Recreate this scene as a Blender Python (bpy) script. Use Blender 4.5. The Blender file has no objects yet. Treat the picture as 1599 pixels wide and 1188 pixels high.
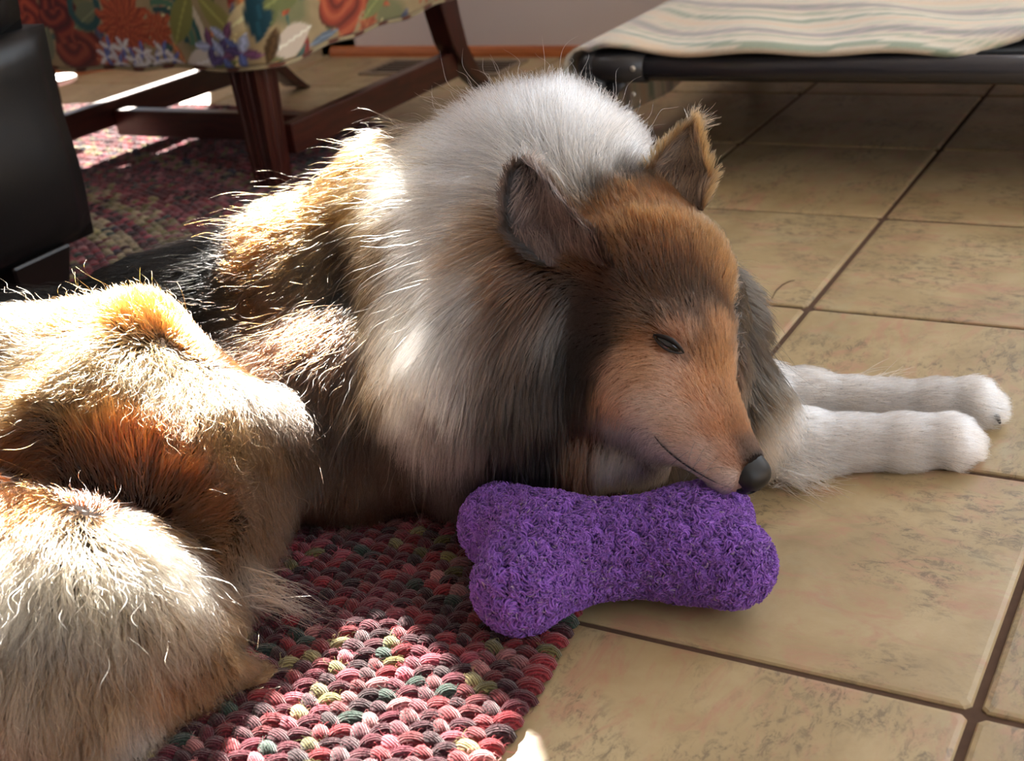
import bpy, bmesh, math, random
import numpy as np
from mathutils import Vector, Matrix
random.seed(7); rng=np.random.default_rng(11)
sc=bpy.context.scene
# ------------------------------------------------------------------ camera
H=0.582
CAM_R=Matrix(((0.8677842582,-0.1185489212,0.4825936535),(0.4842893752,0.4194829220,-0.7677876525),(-0.1114193980,0.8999890174,0.4214326593)))
cam=bpy.data.cameras.new('camera'); cam_ob=bpy.data.objects.new('camera',cam); sc.collection.objects.link(cam_ob)
cam.sensor_width=36; cam.lens=2077.86/1599*36; cam.clip_start=.02
M=CAM_R.to_4x4(); M.translation=Vector((0,0,H)); cam_ob.matrix_world=M
cam.dof.use_dof=True; cam.dof.focus_distance=1.06; cam.dof.aperture_fstop=9
sc.camera=cam_ob
# ------------------------------------------------------------------ sky, sun, window light, exposure
SUN_EL=math.radians(40); SAZ=(.65,-.76)
sun_dir=Vector((SAZ[0]*math.cos(SUN_EL),SAZ[1]*math.cos(SUN_EL),-math.sin(SUN_EL)))
w=bpy.data.worlds.new('sky'); sc.world=w; w.use_nodes=True
bg=w.node_tree.nodes['Background']; bg.inputs[0].default_value=(.62,.78,1,1); bg.inputs[1].default_value=1.0
sl=bpy.data.lights.new('sun','SUN'); sl.energy=66; sl.angle=math.radians(.6); sl.color=(1,.95,.86)
so=bpy.data.objects.new('sun',sl); sc.collection.objects.link(so); so.rotation_euler=sun_dir.to_track_quat('-Z','Y').to_euler(); so.location=(-3,3,3)
def area(name,loc,direction,sx,sy,power,col):
    l=bpy.data.lights.new(name,'AREA'); l.shape='RECTANGLE'; l.size=sx; l.size_y=sy; l.energy=power; l.color=col
    o=bpy.data.objects.new(name,l); sc.collection.objects.link(o); o.location=loc
    o.rotation_euler=Vector(direction).to_track_quat('-Z','Z').to_euler(); return o
# daylight by the bay and back windows; right-hand lamp added as fill at an unseen opening
area('window_daylight_bay',(-2.63,2.20,2.26),(.65,-.76,-.35),1.25,.36,12,(.86,.93,1))
area('window_daylight_back',(.45,2.47,1.35),(0,-1,-.15),1.7,1.7,28,(.88,.94,1))
area('window_fill_right',(2.15,.2,1.4),(-1,0,-.1),1.8,1.5,27,(.9,.95,1))
sc.view_settings.view_transform='Standard'; sc.view_settings.look='None'; sc.view_settings.gamma=1
sc.view_settings.use_curve_mapping=False; sc.view_settings.exposure=0.02
# ------------------------------------------------------------------ helpers
def link(o,parent=None):
    sc.collection.objects.link(o)
    if parent is not None: o.parent=parent
    return o
def tag(o,label=None,cat=None,group=None,kind=None):
    if label:o['label']=label
    if cat:o['category']=cat
    if group:o['group']=group
    if kind:o['kind']=kind
    return o
def empty(name,loc=(0,0,0)):
    o=bpy.data.objects.new(name,None); o.location=loc; o.empty_display_size=.05; return link(o)
def mesh_ob(name,v,f,mat=None,parent=None,smooth=False):
    me=bpy.data.meshes.new(name); me.from_pydata([tuple(map(float,p)) for p in v],[],[tuple(map(int,q)) for q in f]); me.update()
    if mat: me.materials.append(mat)
    if smooth: me.shade_smooth()
    o=bpy.data.objects.new(name,me); link(o,parent)
    if parent is not None and parent.type=='EMPTY': o.matrix_parent_inverse=Matrix.Translation(-Vector(parent.location))
    return o
def bm_ob(name,bm,mat=None,parent=None,smooth=False):
    me=bpy.data.meshes.new(name); bm.normal_update(); bm.to_mesh(me); bm.free()
    if mat: me.materials.append(mat)
    if smooth: me.shade_smooth()
    o=bpy.data.objects.new(name,me); link(o,parent)
    if parent is not None and parent.type=='EMPTY': o.matrix_parent_inverse=Matrix.Translation(-Vector(parent.location))
    return o
def box(bm,lo,hi,bev=0,seg=2):
    r=bmesh.ops.create_cube(bm,size=1)
    for v in r['verts']:
        v.co=Vector([lo[i]+(v.co[i]+.5)*(hi[i]-lo[i]) for i in range(3)])
    if bev:
        es=list({e for v in r['verts'] for e in v.link_edges})
        bmesh.ops.bevel(bm,geom=es,offset=bev,segments=seg,affect='EDGES',profile=.5)
def tube(bm,pts,rad,n=12,caps=True):
    pts=[Vector(p) for p in pts]; rad=rad if hasattr(rad,'__len__') else [rad]*len(pts); rings=[]
    up=Vector((0,0,1))
    for i,p in enumerate(pts):
        d=(pts[min(i+1,len(pts)-1)]-pts[max(i-1,0)]).normalized()
        a=d.cross(up); a=a.normalized() if a.length>1e-4 else Vector((1,0,0)); b=a.cross(d).normalized()
        rings.append([bm.verts.new(p+(a*math.cos(2*math.pi*k/n)+b*math.sin(2*math.pi*k/n))*rad[i]) for k in range(n)])
    for i in range(len(rings)-1):
        for k in range(n): bm.faces.new((rings[i][k],rings[i][(k+1)%n],rings[i+1][(k+1)%n],rings[i+1][k]))
    if caps: bm.faces.new(rings[0][::-1]); bm.faces.new(rings[-1])
    bmesh.ops.recalc_face_normals(bm,faces=bm.faces)
class NT:
    """tiny node-tree builder"""
    def __init__(s,name):
        s.m=bpy.data.materials.new(name); s.m.use_nodes=True; s.t=s.m.node_tree; s.n=s.t.nodes; s.b=s.n['Principled BSDF']; s.out=s.n['Material Output']
    def add(s,kind,**kw):
        n=s.n.new(kind)
        for k,v in kw.items():
            if k.startswith('_'): setattr(n,k[1:],v)
        return n
    def link(s,a,b): s.t.links.new(a,b)
    def noise(s,vec,scale,detail=4,rough=.55,dist=0):
        n=s.n.new('ShaderNodeTexNoise'); n.inputs['Scale'].default_value=scale; n.inputs['Detail'].default_value=detail
        n.inputs['Roughness'].default_value=rough; n.inputs['Distortion'].default_value=dist; s.link(vec,n.inputs['Vector']); return n.outputs['Fac']
    def ramp(s,fac,stops):
        n=s.n.new('ShaderNodeValToRGB'); e=n.color_ramp.elements
        while len(e)<len(stops): e.new(.5)
        for q,(p,c) in zip(e,stops): q.position=p; q.color=(*c,1) if len(c)==3 else c
        s.link(fac,n.inputs[0]); return n.outputs[0]
    def mix(s,fac,a,b,mode='MIX'):
        n=s.n.new('ShaderNodeMix'); n.data_type='RGBA'; n.blend_type=mode
        for sock,v in ((n.inputs[0],fac),(n.inputs[6],a),(n.inputs[7],b)):
            if isinstance(v,(int,float)): sock.default_value=v
            elif isinstance(v,tuple): sock.default_value=(*v,1) if len(v)==3 else v
            else: s.link(v,sock)
        return n.outputs[2]
    def bump(s,h,strength=.3,dist=.01):
        n=s.n.new('ShaderNodeBump'); n.inputs['Strength'].default_value=strength; n.inputs['Distance'].default_value=dist
        s.link(h,n.inputs['Height']); s.link(n.outputs[0],s.b.inputs['Normal'])
    def mapping(s,src,loc=(0,0,0),scale=(1,1,1),rot=(0,0,0)):
        n=s.n.new('ShaderNodeMapping'); n.inputs['Location'].default_value=loc; n.inputs['Scale'].default_value=scale; n.inputs['Rotation'].default_value=rot
        s.link(src,n.inputs[0]); return n.outputs[0]
    def coord(s,which='Object'):
        return s.n.new('ShaderNodeTexCoord').outputs[which]
def lin(c): return tuple(((x+.055)/1.055)**2.4 if x>.04045 else x/12.92 for x in c)
def plain(name,col,rough=.5,spec=.5,metal=0,noise=None):
    t=NT(name); t.b.inputs['Roughness'].default_value=rough; t.b.inputs['Specular IOR Level'].default_value=spec; t.b.inputs['Metallic'].default_value=metal
    c=lin(col)
    if noise:
        sc_,amt=noise; f=t.noise(t.coord(),sc_,5); t.link(t.mix(f,tuple(x*(1-amt) for x in c),tuple(min(1,x*(1+amt)) for x in c)),t.b.inputs['Base Color'])
    else: t.b.inputs['Base Color'].default_value=(*c,1)
    return t.m
# ------------------------------------------------------------------ materials of the room
def tile_material():
    t=NT('glazed_tile'); co=t.coord()
    oi=t.n.new('ShaderNodeObjectInfo'); comb=t.n.new('ShaderNodeVectorMath'); comb.operation='SCALE'
    cr=t.n.new('ShaderNodeCombineXYZ'); t.link(oi.outputs['Random'],cr.inputs[0]); t.link(oi.outputs['Random'],cr.inputs[1]); t.link(oi.outputs['Random'],cr.inputs[2])
    t.link(cr.outputs[0],comb.inputs[0]); comb.inputs['Scale'].default_value=37
    add=t.n.new('ShaderNodeVectorMath'); add.operation='ADD'; t.link(co,add.inputs[0]); t.link(comb.outputs[0],add.inputs[1]); v=add.outputs[0]
    base=t.ramp(t.noise(v,9,6,.62,.4),[(.3,lin((.60,.515,.37))),(.55,lin((.69,.605,.45))),(.75,lin((.74,.665,.515)))])
    gr=t.ramp(t.noise(t.mapping(v,(3,1,0)),14,5,.6,.6),[(.55,(0,0,0)),(.72,(1,1,1))])
    base=t.mix(t.mix(.35,(0,0,0),gr),base,lin((.66,.64,.52)))
    vs=t.mapping(v,(7,2,0),(1,2.2,1),(0,0,.7))
    pk=t.ramp(t.noise(vs,15,8,.72,.9),[(.50,(0,0,0)),(.64,(1,1,1))])
    base=t.mix(t.mix(.6,(0,0,0),pk),base,lin((.70,.51,.42)))
    vd=t.mapping(v,(1,9,0),(1,1.8,1),(0,0,.4))
    big=t.ramp(t.noise(t.mapping(v,(5,5,0)),11,3,.5),[(.46,(0,0,0)),(.58,(1,1,1))]); dk=t.mix(1.0,t.ramp(t.noise(vd,60,12,.85,.6),[(.50,(0,0,0)),(.57,(1,1,1))]),big,'MULTIPLY')
    base=t.mix(t.mix(.75,(0,0,0),dk),base,lin((.42,.37,.29)))
    t.link(base,t.b.inputs['Base Color'])
    rr=t.ramp(t.noise(v,25,6,.7),[(.3,(.36,.36,.36)),(.7,(.52,.52,.52))]); t.link(rr,t.b.inputs['Roughness'])
    t.b.inputs['Specular IOR Level'].default_value=.45
    t.bump(t.noise(v,120,6,.75),.12,.002)
    return t.m
M_tile=tile_material()
M_grout=plain('grout',(.36,.28,.23),.95,.1,noise=(90,.3))
M_wall=plain('wall_paint',(.87,.825,.81),.75,.2,noise=(3,.03))
M_ceil=plain('ceiling_paint',(.90,.89,.87),.8,.2)
def wood(name,c1,c2,rough=.35,scale=6,axis=(1,14,14)):
    t=NT(name); v=t.mapping(t.coord(),(0,0,0),axis)
    f=t.noise(v,scale,7,.6,1.2); t.link(t.ramp(f,[(.3,lin(c1)),(.7,lin(c2))]),t.b.inputs['Base Color'])
    t.b.inputs['Roughness'].default_value=rough; t.b.inputs['Coat Weight'].default_value=.25; t.b.inputs['Coat Roughness'].default_value=.2
    t.bump(f,.05,.002); return t.m
M_oak=wood('orange_oak',(.62,.33,.17),(.78,.46,.25),.4)
M_mahog=wood('dark_mahogany',(.15,.055,.04),(.27,.11,.075),.32,5,(14,14,1.5))
M_mahog_h=wood('dark_mahogany_rail',(.15,.055,.04),(.27,.11,.075),.32,5,(2,2,16))
M_white=plain('white_paint',(.88,.87,.85),.5)
# ------------------------------------------------------------------ floor with single tiles
S=0.30493; GX=-0.12862; GY=0.40248
RUG_C=(-2.0,.42); RUG_R=1.612
floor=mesh_ob('floor',[(-3.7,-2.2,-.003),(2.2,-2.2,-.003),(2.2,3.2,-.003),(-3.7,3.2,-.003)],[(0,1,2,3)],M_grout); tag(floor,kind='structure')
def tile_mesh():
    bm=bmesh.new(); a=S/2-.0031; prof=[(a,-.006),(a,-.0022),(a-.0012,-.0008),(a-.0045,-.0001),(a-.009,0)]
    rings=[]
    for (s,z) in prof:
        c=.004 if s==a else .004; pts=[]
        for (sx,sy) in ((1,1),(-1,1),(-1,-1),(1,-1)):
            # clipped corner
            q=[(sx*s,sy*(s-c)),(sx*(s-c),sy*s)]
            if sx*sy<0: q=q[::-1]
            pts+=q
        rings.append([bm.verts.new((x,y,z)) for x,y in pts])
    n=len(rings[0])
    for i in range(len(rings)-1):
        for k in range(n): bm.faces.new((rings[i][k],rings[i][(k+1)%n],rings[i+1][(k+1)%n],rings[i+1][k]))
    bm.faces.new(rings[-1]); bmesh.ops.recalc_face_normals(bm,faces=bm.faces)
    me=bpy.data.meshes.new('tile'); bm.to_mesh(me); bm.free(); me.materials.append(M_tile); return me
tm=tile_mesh()
for i in range(-6,10):
    for j in range(-2,8):
        cx=GX-(i-.5)*S; cy=GY+(j+.5)*S
        if math.hypot(cx-RUG_C[0],cy-RUG_C[1])<RUG_R-.26: continue
        if cy>2.62 or cx<-2.75: 
            if cy>2.9: continue
        o=bpy.data.objects.new('tile',tm); link(o,floor); o.location=(cx,cy,random.uniform(-.0004,.0004)); o.rotation_euler=(random.uniform(-.0015,.0015),random.uniform(-.0015,.0015),random.choice((0,1,2,3))*math.pi/2)
# ------------------------------------------------------------------ walls, with the window openings that let the daylight in
def slab(name,p0,p1,z0,z1,th,holes,mat,kind='structure'):
    """vertical wall from p0 to p1 (plan), room side on the left of p0->p1, holes=(u0,u1,v0,v1)"""
    p0=Vector((p0[0],p0[1],0)); p1=Vector((p1[0],p1[1],0)); d=(p1-p0); L=d.length; d.normalize(); nrm=Vector((d.y,-d.x,0))
    us=sorted({0,L,*[q for h_ in holes for q in h_[:2]]}); vs=sorted({z0,z1,*[q for h_ in holes for q in h_[2:]]})
    bm=bmesh.new()
    for a,b in zip(us,us[1:]):
        for c,e in zip(vs,vs[1:]):
            if any(h_[0]<=a+1e-6 and b<=h_[1]+1e-6 and h_[2]<=c+1e-6 and e<=h_[3]+1e-6 for h_ in holes): continue
            vv=[]
            for off in (0,th):
                for (u,v) in ((a,c),(b,c),(b,e),(a,e)): vv.append(bm.verts.new(p0+d*u+nrm*off+Vector((0,0,v))))
            for q in ((0,1,2,3),(7,6,5,4),(0,4,5,1),(1,5,6,2),(2,6,7,3),(3,7,4,0)): bm.faces.new([vv[k] for k in q])
    bmesh.ops.remove_doubles(bm,verts=bm.verts,dist=1e-5); bmesh.ops.recalc_face_normals(bm,faces=bm.faces)
    return tag(bm_ob(name,bm,mat),kind=kind)
def window_bars(name,p0,p1,hole,th,nu,nv,mat):
    p0=Vector((p0[0],p0[1],0)); p1=Vector((p1[0],p1[1],0)); d=(p1-p0).normalized(); nrm=Vector((d.y,-d.x,0)); u0,u1,v0,v1=hole
    root=empty(name,tuple(p0+d*(u0+u1)/2+nrm*(th*.5)+Vector((0,0,v0)))); tag(root,kind='structure')
    def bar(nm,a,b,c,e,t):
        bm=bmesh.new(); vv=[]
        for off in (th*.5-t,th*.5+t):
            for (u,v) in ((a,c),(b,c),(b,e),(a,e)): vv.append(bm.verts.new(p0+d*u+nrm*off+Vector((0,0,v))))
        for q in ((0,1,2,3),(7,6,5,4),(0,4,5,1),(1,5,6,2),(2,6,7,3),(3,7,4,0)): bm.faces.new([vv[k] for k in q])
        bmesh.ops.recalc_face_normals(bm,faces=bm.faces); bm_ob(nm,bm,mat,root)
    f=.045
    bar('window_frame',u0,u1,v0,v0+f,.03);bar('window_frame',u0,u1,v1-f,v1,.03);bar('window_frame',u0,u0+f,v0,v1,.03);bar('window_frame',u1-f,u1,v0,v1,.03)
    for k in range(1,nu): x=u0+(u1-u0)*k/nu; bar('glazing_bar',x-.012,x+.012,v0+f,v1-f,.015)
    for k in range(1,nv): x=v0+(v1-v0)*k/nv; bar('glazing_bar',u0+f,u1-f,x-.012,x+.012,.015)
    return root
ZC=2.55
WL=[('wall_back',(2.2,2.51),(-1.99,2.51),[(.9,2.6,.5,2.2)]),('wall_end',(-1.99,2.51),(-1.99,2.836),[]),('wall_bay',(-1.99,2.836),(-3.7,1.374),[(.212,1.6,2.035,2.50),(.43,1.6,.315,1.02)]),  # bay openings unseen, cut so the sun patches land; wall between shades the rest
    ('wall_left',(-3.7,1.374),(-3.7,-2.2),[]),('wall_front',(-3.7,-2.2),(2.2,-2.2),[]),('wall_right',(2.2,-2.2),(2.2,2.51),[(1.5,3.3,.65,2.15)])]  # right-wall opening is unseen, added for the fill lamp
n_=0
for nm,p0,p1,holes in WL:
    slab(nm,p0,p1,-.003,ZC,.10,holes,M_white if nm=='wall_end' else M_wall)
    for h_ in holes:
        n_+=1; window_bars('window_%d'%n_,p0,p1,h_,.10,*((1,1) if nm=='wall_bay' else (2,1)),M_white)
tag(mesh_ob('ceiling',[(-3.7,-2.2,ZC),(2.2,-2.2,ZC),(2.2,2.51,ZC),(-1.99,2.51,ZC),(-1.99,2.836,ZC),(-3.7,1.374,ZC)],[(5,4,3,2,1,0)],M_ceil),kind='structure')
def baseboard(name,p0,p1,h=.022,t=.016):
    p0=Vector((*p0,0)); p1=Vector((*p1,0)); d=(p1-p0).normalized(); n=Vector((-d.y,d.x,0)); prof=[(0,0),(t,0),(t,h*.45),(t*.75,h*.85),(t*.3,h),(0,h)]
    bm=bmesh.new(); A=[bm.verts.new(p0+n*a+Vector((0,0,b))) for a,b in prof]; Bv=[bm.verts.new(p1+n*a+Vector((0,0,b))) for a,b in prof]
    for k in range(len(prof)): bm.faces.new((A[k],A[(k+1)%len(prof)],Bv[(k+1)%len(prof)],Bv[k]))
    bm.faces.new(A[::-1]); bm.faces.new(Bv); bmesh.ops.recalc_face_normals(bm,faces=bm.faces)
    return tag(bm_ob(name,bm,M_oak),kind='structure')
baseboard('baseboard_back',(2.2,2.51),(-1.955,2.51)); baseboard('baseboard_bay',(-2.02,2.81),(-3.7,1.374),.03)
# ------------------------------------------------------------------ floor register
M_vent=plain('vent_metal',(.42,.36,.30),.5,.4,.3)
vent=empty('floor_register',(-1.58,2.39,0)); tag(vent,'brown metal floor vent set in the tiles near the far wall','floor vent')
bm=bmesh.new(); x0,x1,y0,y1=-1.755,-1.405,2.325,2.458; fw=.014
for lo,hi in (((x0,y0,0),(x1,y0+fw,.005)),((x0,y1-fw,0),(x1,y1,.005)),((x0,y0+fw,0),(x0+fw,y1-fw,.005)),((x1-fw,y0+fw,0),(x1,y1-fw,.005))): box(bm,lo,hi,.001,1)
bm_ob('frame',bm,plain('vent_rim',(.55,.48,.40),.5,.4,.2),vent)
bm=bmesh.new(); box(bm,(x0+fw,y0+fw,0),(x1-fw,y1-fw,.001)); bm_ob('grille_back',bm,plain('vent_dark',(.16,.13,.11),.8),vent)
for k in range(1,5):
    bm=bmesh.new(); y=y0+fw+(y1-y0-2*fw)*k/5; box(bm,(x0+fw,y-.004,0),(x1-fw,y+.004,.004)); bm_ob('louvre',bm,M_vent,vent)
# ------------------------------------------------------------------ upholstered chair
def floral(u,v):
    """printed floral cloth; u,v in metres on the panel -> linear rgb"""
    n=len(u); r_=np.random.default_rng(5)
    nz=np.sin(u*95+np.sin(v*70)*1.5)*np.sin(v*120+u*40)
    col=np.array([lin((.64,.56,.41))]*n)*(1+.10*nz[:,None])
    def blob(mask,c): 
        m=np.clip(mask,0,1)[:,None]; col[:]=col*(1-m)+np.array(lin(c))*m
    def leaf(cx,cy,L,Wd,ang,c,c2=None):
        x=(u-cx)*np.cos(ang)+(v-cy)*np.sin(ang); y=-(u-cx)*np.sin(ang)+(v-cy)*np.cos(ang)
        s=np.clip(1-(x/L)**2,0,1)*Wd-np.abs(y); blob(s/.0025,c)
        blob(((s>0)&(np.abs(y)<.0018)).astype(float)*.7,c2 or tuple(min(1,q*1.35) for q in c))
    def mum(cx,cy,R,c,c2,k=13,tw=1.5):
        dx=u-cx;dy=v-cy;rr=np.hypot(dx,dy*1.05);a=np.arctan2(dy,dx)
        edge=R*(.86+.14*np.cos(a*k+rr/R*tw)); s=(edge-rr)/.003; blob(s,c)
        st=(.5+.5*np.cos(a*k*2+rr/R*5+np.sin(rr/R*14)))*(rr<edge); blob(np.clip(st*1.2-.45,0,1),c2)
        st=(.5+.5*np.cos(a*k-rr/R*9))*(rr<edge*.93); blob(np.clip(st*1.3-.85,0,1),tuple(q*.45 for q in c))
    def rose(cx,cy,R,c,c2):
        dx=u-cx;dy=v-cy;rr=np.hypot(dx,dy);a=np.arctan2(dy,dx)
        edge=R*(.9+.1*np.cos(a*5+1)); blob((edge-rr)/.003,c)
        sp=np.sin(rr/R*13+a*2.5+np.sin(a*3)); blob(np.clip(sp*1.5-.3,0,1)*(rr<edge)*.85,c2)
        blob(np.clip(-sp*1.5-.6,0,1)*(rr<edge)*.7,tuple(q*.4 for q in c))
    def swirl(cx,cy,R,wd,a0,a1,c):
        rr=np.hypot(u-cx,v-cy);a=np.arctan2(v-cy,u-cx); a=np.where(a<a0,a+2*np.pi,a); blob(((wd-np.abs(rr-R))/.002)*((a>a0)&(a<a1)),c)
    U0=-1.82
    def X(px): return .036+(px-90)*.00136
    def Y(py): return .207+(97-py)*.00104
    blob(np.clip(np.sin(u*23+1)*np.sin(v*31+u*9)*2.2-.5,0,1)*.8,(.42,.45,.30))
    pal=((.40,.42,.26),(.22,.33,.30),(.62,.30,.18),(.78,.70,.52),(.52,.20,.16),(.34,.36,.22),(.70,.45,.28),(.30,.32,.40))
    for k in range(150):
        leaf(r_.uniform(0,1.2),r_.uniform(.19,.39),r_.uniform(.012,.035),r_.uniform(.005,.012),r_.uniform(0,3.1),pal[k%8])
    for k in range(16): (rose if k%2 else mum)(r_.uniform(0,1.2),r_.uniform(.20,.38),r_.uniform(.018,.03),pal[(2,4,6)[k%3]],(.80,.50,.32))
    leaf(X(118),Y(62),.045,.026,.9,(.44,.46,.36)); leaf(X(105),Y(90),.03,.012,-.5,(.20,.27,.25))
    rose(X(105),Y(12),.05,(.55,.16,.12),(.75,.32,.20)); rose(X(178),Y(58),.060,(.50,.17,.13),(.64,.30,.20)); rose(X(160),Y(5),.05,(.42,.10,.11),(.62,.25,.17))
    leaf(X(207),Y(18),.04,.024,.5,(.42,.45,.34)); swirl(X(205),Y(5),.030,.007,0,6.3,(.14,.32,.32))
    mum(X(262),Y(30),.062,(.66,.27,.16),(.82,.42,.24)); mum(X(312),Y(38),.034,(.68,.29,.16),(.80,.45,.28),9)
    mum(X(225),Y(80),.036,(.66,.27,.17),(.86,.55,.4),7)
    for k,(px,py) in enumerate(((218,80),(236,90),(250,66),(262,84),(278,74),(296,88),(310,72),(322,86),(272,95),(228,66))):
        for q in range(5): leaf(X(px)+.010*math.cos(q*1.26+k),Y(py)+.010*math.sin(q*1.26+k),.011,.0055,q*1.26+k,((.88,.87,.86),(.35,.40,.62),(.80,.78,.80))[(q+k)%3])
    for R,c in ((.065,(.16,.36,.34)),(.052,(.30,.46,.36)),(.040,(.15,.30,.30)),(.076,(.84,.80,.70))): swirl(X(322),Y(48),R,.006,-.3,1.9,c)
    leaf(X(352),Y(22),.05,.022,1.0,(.50,.50,.25)); leaf(X(405),Y(25),.05,.02,-.8,(.55,.53,.28)); leaf(X(366),Y(88),.04,.022,.3,(.86,.83,.78))
    leaf(X(420),Y(60),.05,.018,1.3,(.80,.72,.52)); leaf(X(440),Y(20),.05,.018,.6,(.84,.77,.58)); leaf(X(395),Y(92),.03,.01,.2,(.40,.42,.22))
    for k,(px,py) in enumerate(((383,66),(408,54),(398,80),(425,74))):
        for q in range(4): leaf(X(px)+.014*math.cos(q*1.5+k),Y(py)+.014*math.sin(q*1.5+k),.017,.009,q*1.5+k,((.34,.40,.62),(.42,.26,.38),(.62,.66,.78),(.30,.25,.42))[(q+k)%4])
    # side panel (starts at u=.46)
    u0=.505
    leaf(u0+.02,.29,.05,.020,1.4,(.10,.24,.28)); leaf(u0+.07,.31,.05,.03,.4,(.42,.44,.26)); rose(u0+.21,.28,.075,(.60,.24,.15),(.74,.38,.24)); leaf(u0+.07,.235,.05,.024,.2,(.82,.76,.68))
    leaf(u0+.03,.235,.03,.012,1.2,(.30,.22,.12)); leaf(u0+.30,.25,.05,.02,.5,(.48,.50,.30)); leaf(u0+.36,.30,.05,.022,1.2,(.75,.60,.40)); mum(u0+.45,.26,.05,(.62,.27,.17),(.78,.45,.3)); leaf(u0+.15,.22,.04,.01,.1,(.40,.45,.50))
    return np.clip(col,0,1)
def vcol_material(name,attr,rough=.9,weave=None,sheen=0):
    t=NT(name); a=t.n.new('ShaderNodeAttribute'); a.attribute_name=attr; c=a.outputs['Color']
    if weave:
        f=t.noise(t.coord(),weave,3,.7); c=t.mix(.35,c,t.mix(f,(.55,.55,.55),(1.3,1.3,1.3)),'MULTIPLY'); t.bump(f,.25,.002)
    t.link(c,t.b.inputs['Base Color']); t.b.inputs['Roughness'].default_value=rough; t.b.inputs['Specular IOR Level'].default_value=.2; t.b.inputs['Sheen Weight'].default_value=sheen
    return t.m
def set_vcol(me,name,cols):
    a=me.color_attributes.new(name,'FLOAT_COLOR','POINT'); c=np.ones((len(me.vertices),4)); c[:,:3]=cols; a.data.foreach_set('color',c.ravel())
M_floral=vcol_material('floral_cloth','print',.9,700,.2)
chair=empty('armchair',(-1.6,1.85,0)); tag(chair,'low armchair with floral tapestry seat and dark mahogany legs on the rug','armchair')
def seat_mesh():
    # rounded plan outline, extruded upward as fine grid so that the print has resolution
    x0,x1,y0,y1,r=-1.90,-1.325,1.535,2.115,.045
    out=[]
    def seg(a,b,n): 
        for k in range(n): out.append((a[0]+(b[0]-a[0])*k/n,a[1]+(b[1]-a[1])*k/n))
    seg((x0+r,y0),(x1-r,y0),150)
    for k in range(16): a=-math.pi/2+math.pi/2*k/16; out.append((x1-r+r*math.cos(a),y0+r+r*math.sin(a)))
    seg((x1,y0+r),(x1,y1-r),140)
    for k in range(6): a=math.pi/2*k/6; out.append((x1-r+r*math.cos(a),y1-r+r*math.sin(a)))
    seg((x1-r,y1),(x0+r,y1),12)
    for k in range(6): a=math.pi/2+math.pi/2*k/6; out.append((x0+r+r*math.cos(a),y1-r+r*math.sin(a)))
    seg((x0,y1-r),(x0,y0+r),12)
    for k in range(6): a=math.pi+math.pi/2*k/6; out.append((x0+r+r*math.cos(a),y0+r+r*math.sin(a)))
    out=np.array(out); n=len(out); d=np.r_[0,np.cumsum(np.linalg.norm(np.diff(out,axis=0),axis=1))]
    nz=50; zs=np.linspace(.207,.375,nz); V=[];UV=[]
    ctr=np.array(((x0+x1)/2,(y0+y1)/2)); nr=np.stack([np.roll(out,-1,0)[:,1]-np.roll(out,1,0)[:,1],-(np.roll(out,-1,0)[:,0]-np.roll(out,1,0)[:,0])],1); nr/=np.linalg.norm(nr,axis=1)[:,None]
    for k,z in enumerate(zs):
        bul=.010*math.sin(math.pi*min(1,(z-.207)/.168))+(-.006 if k==0 else 0)
        w=.0025*np.sin(d*40)+.002*np.sin(d*17+2)
        q=out+nr*bul; zz=z+(w if k<6 else 0)*(1-k/6 if k<6 else 0)
        V.append(np.column_stack([q,np.broadcast_to(zz,(n,))])); UV.append(np.column_stack([d,np.full(n,z)]))
    V=np.concatenate(V);UV=np.concatenate(UV); F=[(k*n+i,k*n+(i+1)%n,(k+1)*n+(i+1)%n,(k+1)*n+i) for k in range(nz-1) for i in range(n)]
    F.append(tuple(range(n))[::-1]); F.append(tuple((nz-1)*n+i for i in range(n)))
    return V,F,UV
V,F,UV=seat_mesh(); o=mesh_ob('seat',V,F,M_floral,chair,True); set_vcol(o.data,'print',floral(UV[:,0],UV[:,1]))
# piping along the lower edge of the seat
ring=V[:len(V)//50]; bm=bmesh.new(); tube(bm,[tuple(p+np.array((0,0,-.002))) for p in ring[::2]]+[tuple(ring[0]+np.array((0,0,-.002)))],.004,6); o=bm_ob('piping',bm,M_floral,chair,True)
set_vcol(o.data,'print',np.array([lin((.66,.60,.46)) if (i//20)%3 else lin((.40,.24,.18)) for i in range(len(o.data.vertices))]))
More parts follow.
